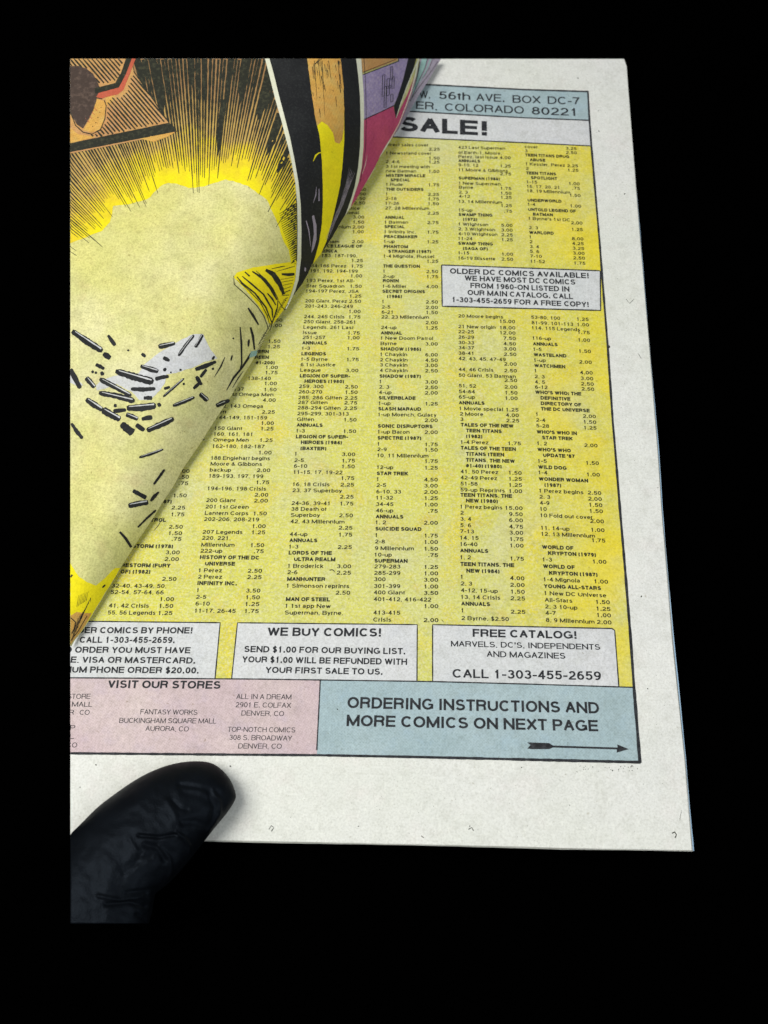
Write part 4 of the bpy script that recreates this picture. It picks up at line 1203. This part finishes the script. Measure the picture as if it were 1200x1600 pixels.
def fold_h(px, py):
    h = 0
    for f, w, a in FOLDS:
        if not (min(q[0] for q in f)-4*w < px < max(q[0] for q in f)+4*w and min(q[1] for q in f)-4*w < py < max(q[1] for q in f)+4*w): continue
        d = min(seg_d((px, py), f[i], f[i+1]) for i in range(len(f)-1))
        if d < 4*w: h += a * math.exp(-(d/w)**2)
    h += .9 * noise.noise((px/30, py/30, 1.3)) + .22*noise.noise((px/11, py/11, 4.2))
    return h

import numpy as np
def chaikin(pl, it):
    for _ in range(it):
        o = [pl[0]]
        for p, q in zip(pl, pl[1:]): o += [(p[0]*.75+q[0]*.25, p[1]*.75+q[1]*.25), (p[0]*.25+q[0]*.75, p[1]*.25+q[1]*.75)]
        pl = o + [pl[-1]]
    return pl
OUT = chaikin(UP + LO[:2:-1] , 2) if False else chaikin(UP + [(369,1246)] + LO[::-1][1:-2], 2)    # round the visible outline
OUT = [p for p in OUT]
# fullness of the thumb: membrane inflated inside the outline (continued past where the photographed part ends)
X0, Y0, GS = 20, 1150, 2.0
BIG = [(20,1385)] + OUT + [(232,1560),(20,1560)]
nx_, ny_ = 180, 205
mask = np.zeros((ny_, nx_), bool)
for j in range(ny_):
    for i in range(nx_): mask[j, i] = inside((X0 + i*GS, Y0 + j*GS), BIG)
u = np.zeros((ny_, nx_))
for it in range(2600):
    v = u.copy(); v[1:-1,1:-1] = (u[:-2,1:-1] + u[2:,1:-1] + u[1:-1,:-2] + u[1:-1,2:] + GS*GS*1.0)/4
    v[:,0] = v[:,1]; v[-1] = v[-2]; v[~mask] = 0; u = v
def infl(px, py):
    fx, fy = (px-X0)/GS, (py-Y0)/GS; i, j = int(fx), int(fy); fx -= i; fy -= j
    w = u[j,i]*(1-fx)*(1-fy) + u[j,i+1]*fx*(1-fy) + u[j+1,i]*(1-fx)*fy + u[j+1,i+1]*fx*fy
    return math.sqrt(max(0.0, w)) * 1.38 * .222 * MM
poly = [(110, 1443)] + [(max(110, x), min(1443, y)) for x, y in OUT]
q = []
for p in densify(poly, 1.6):
    if not q or math.hypot(p[0]-q[-1][0], p[1]-q[-1][1]) > .6: q.append(p)
nb = len(q); pts = list(q)
cut = lambda p: p[0] <= 110.01 or p[1] >= 1442.9
A2 = sum(q[i][0]*q[(i+1) % nb][1] - q[(i+1) % nb][0]*q[i][1] for i in range(nb))
for k, dd in enumerate((.35, .9, 1.8, 3.0)):
    for i in range(nb):
        if cut(q[i]): continue
        x0, y0 = q[i-1]; x1, y1 = q[(i+1) % nb]; tx, ty = x1-x0, y1-y0; l = math.hypot(tx, ty) or 1
        sg = 1 if A2 > 0 else -1; p = (q[i][0] - sg*ty/l*dd, q[i][1] + sg*tx/l*dd)
        if p[0] > 110.6 and p[1] < 1442.4: pts.append(p)
y = 1192.0; r = 0
while y < 1442:
    x = 112.0 + (r % 2)
    while x < 368:
        if inside((x, y), q) and infl(x, y) > .00125 + .0: pts.append((x, y))
        x += 2.2
    y += 1.9; r += 1
res = geometry.delaunay_2d_cdt([Vector(p) for p in pts], [], [list(range(nb))], 1, 1e-4)
P2 = [(v.x, v.y) for v in res[0]]; T2 = [tuple(f) for f in res[2]]
ZC = 4.6*MM; vs, fs = [], []; n2 = len(P2)
for x, y in P2:
    h = infl(x, y); f = max(0, min(1, (h/MM - 2.5) / 3.5))
    tx = min(1.0, (371-x)/30) if x > 341 else 1
    vs.append(hit(x, y, ZC + h*.86 + .56*MM*fold_h(x, y) * f))
for x, y in P2: vs.append(hit(x, y, max(.12*MM, ZC - infl(x, y)*.62)))
edges = {}
for f in T2:
    fs.append(f); fs.append(tuple(n2 + i for i in reversed(f)))
    for k in range(3): e = tuple(sorted((f[k], f[(k+1) % 3]))); edges[e] = edges.get(e, 0) + 1
for (i, j), c in edges.items():
    if c == 1: fs.append((i, j, n2+j, n2+i))
me = bpy.data.meshes.new('gloved_thumb'); me.from_pydata(vs, [], fs); me.update()
bm = bmesh.new(); bm.from_mesh(me); bmesh.ops.remove_doubles(bm, verts=bm.verts, dist=2e-6); bmesh.ops.recalc_face_normals(bm, faces=bm.faces); bm.to_mesh(me); bm.free()
th = link('gloved_thumb', me, 'black_nitrile', None, 'black gloved thumb holding down the lower margin of the comic page', True); th['category'] = 'gloved thumb'
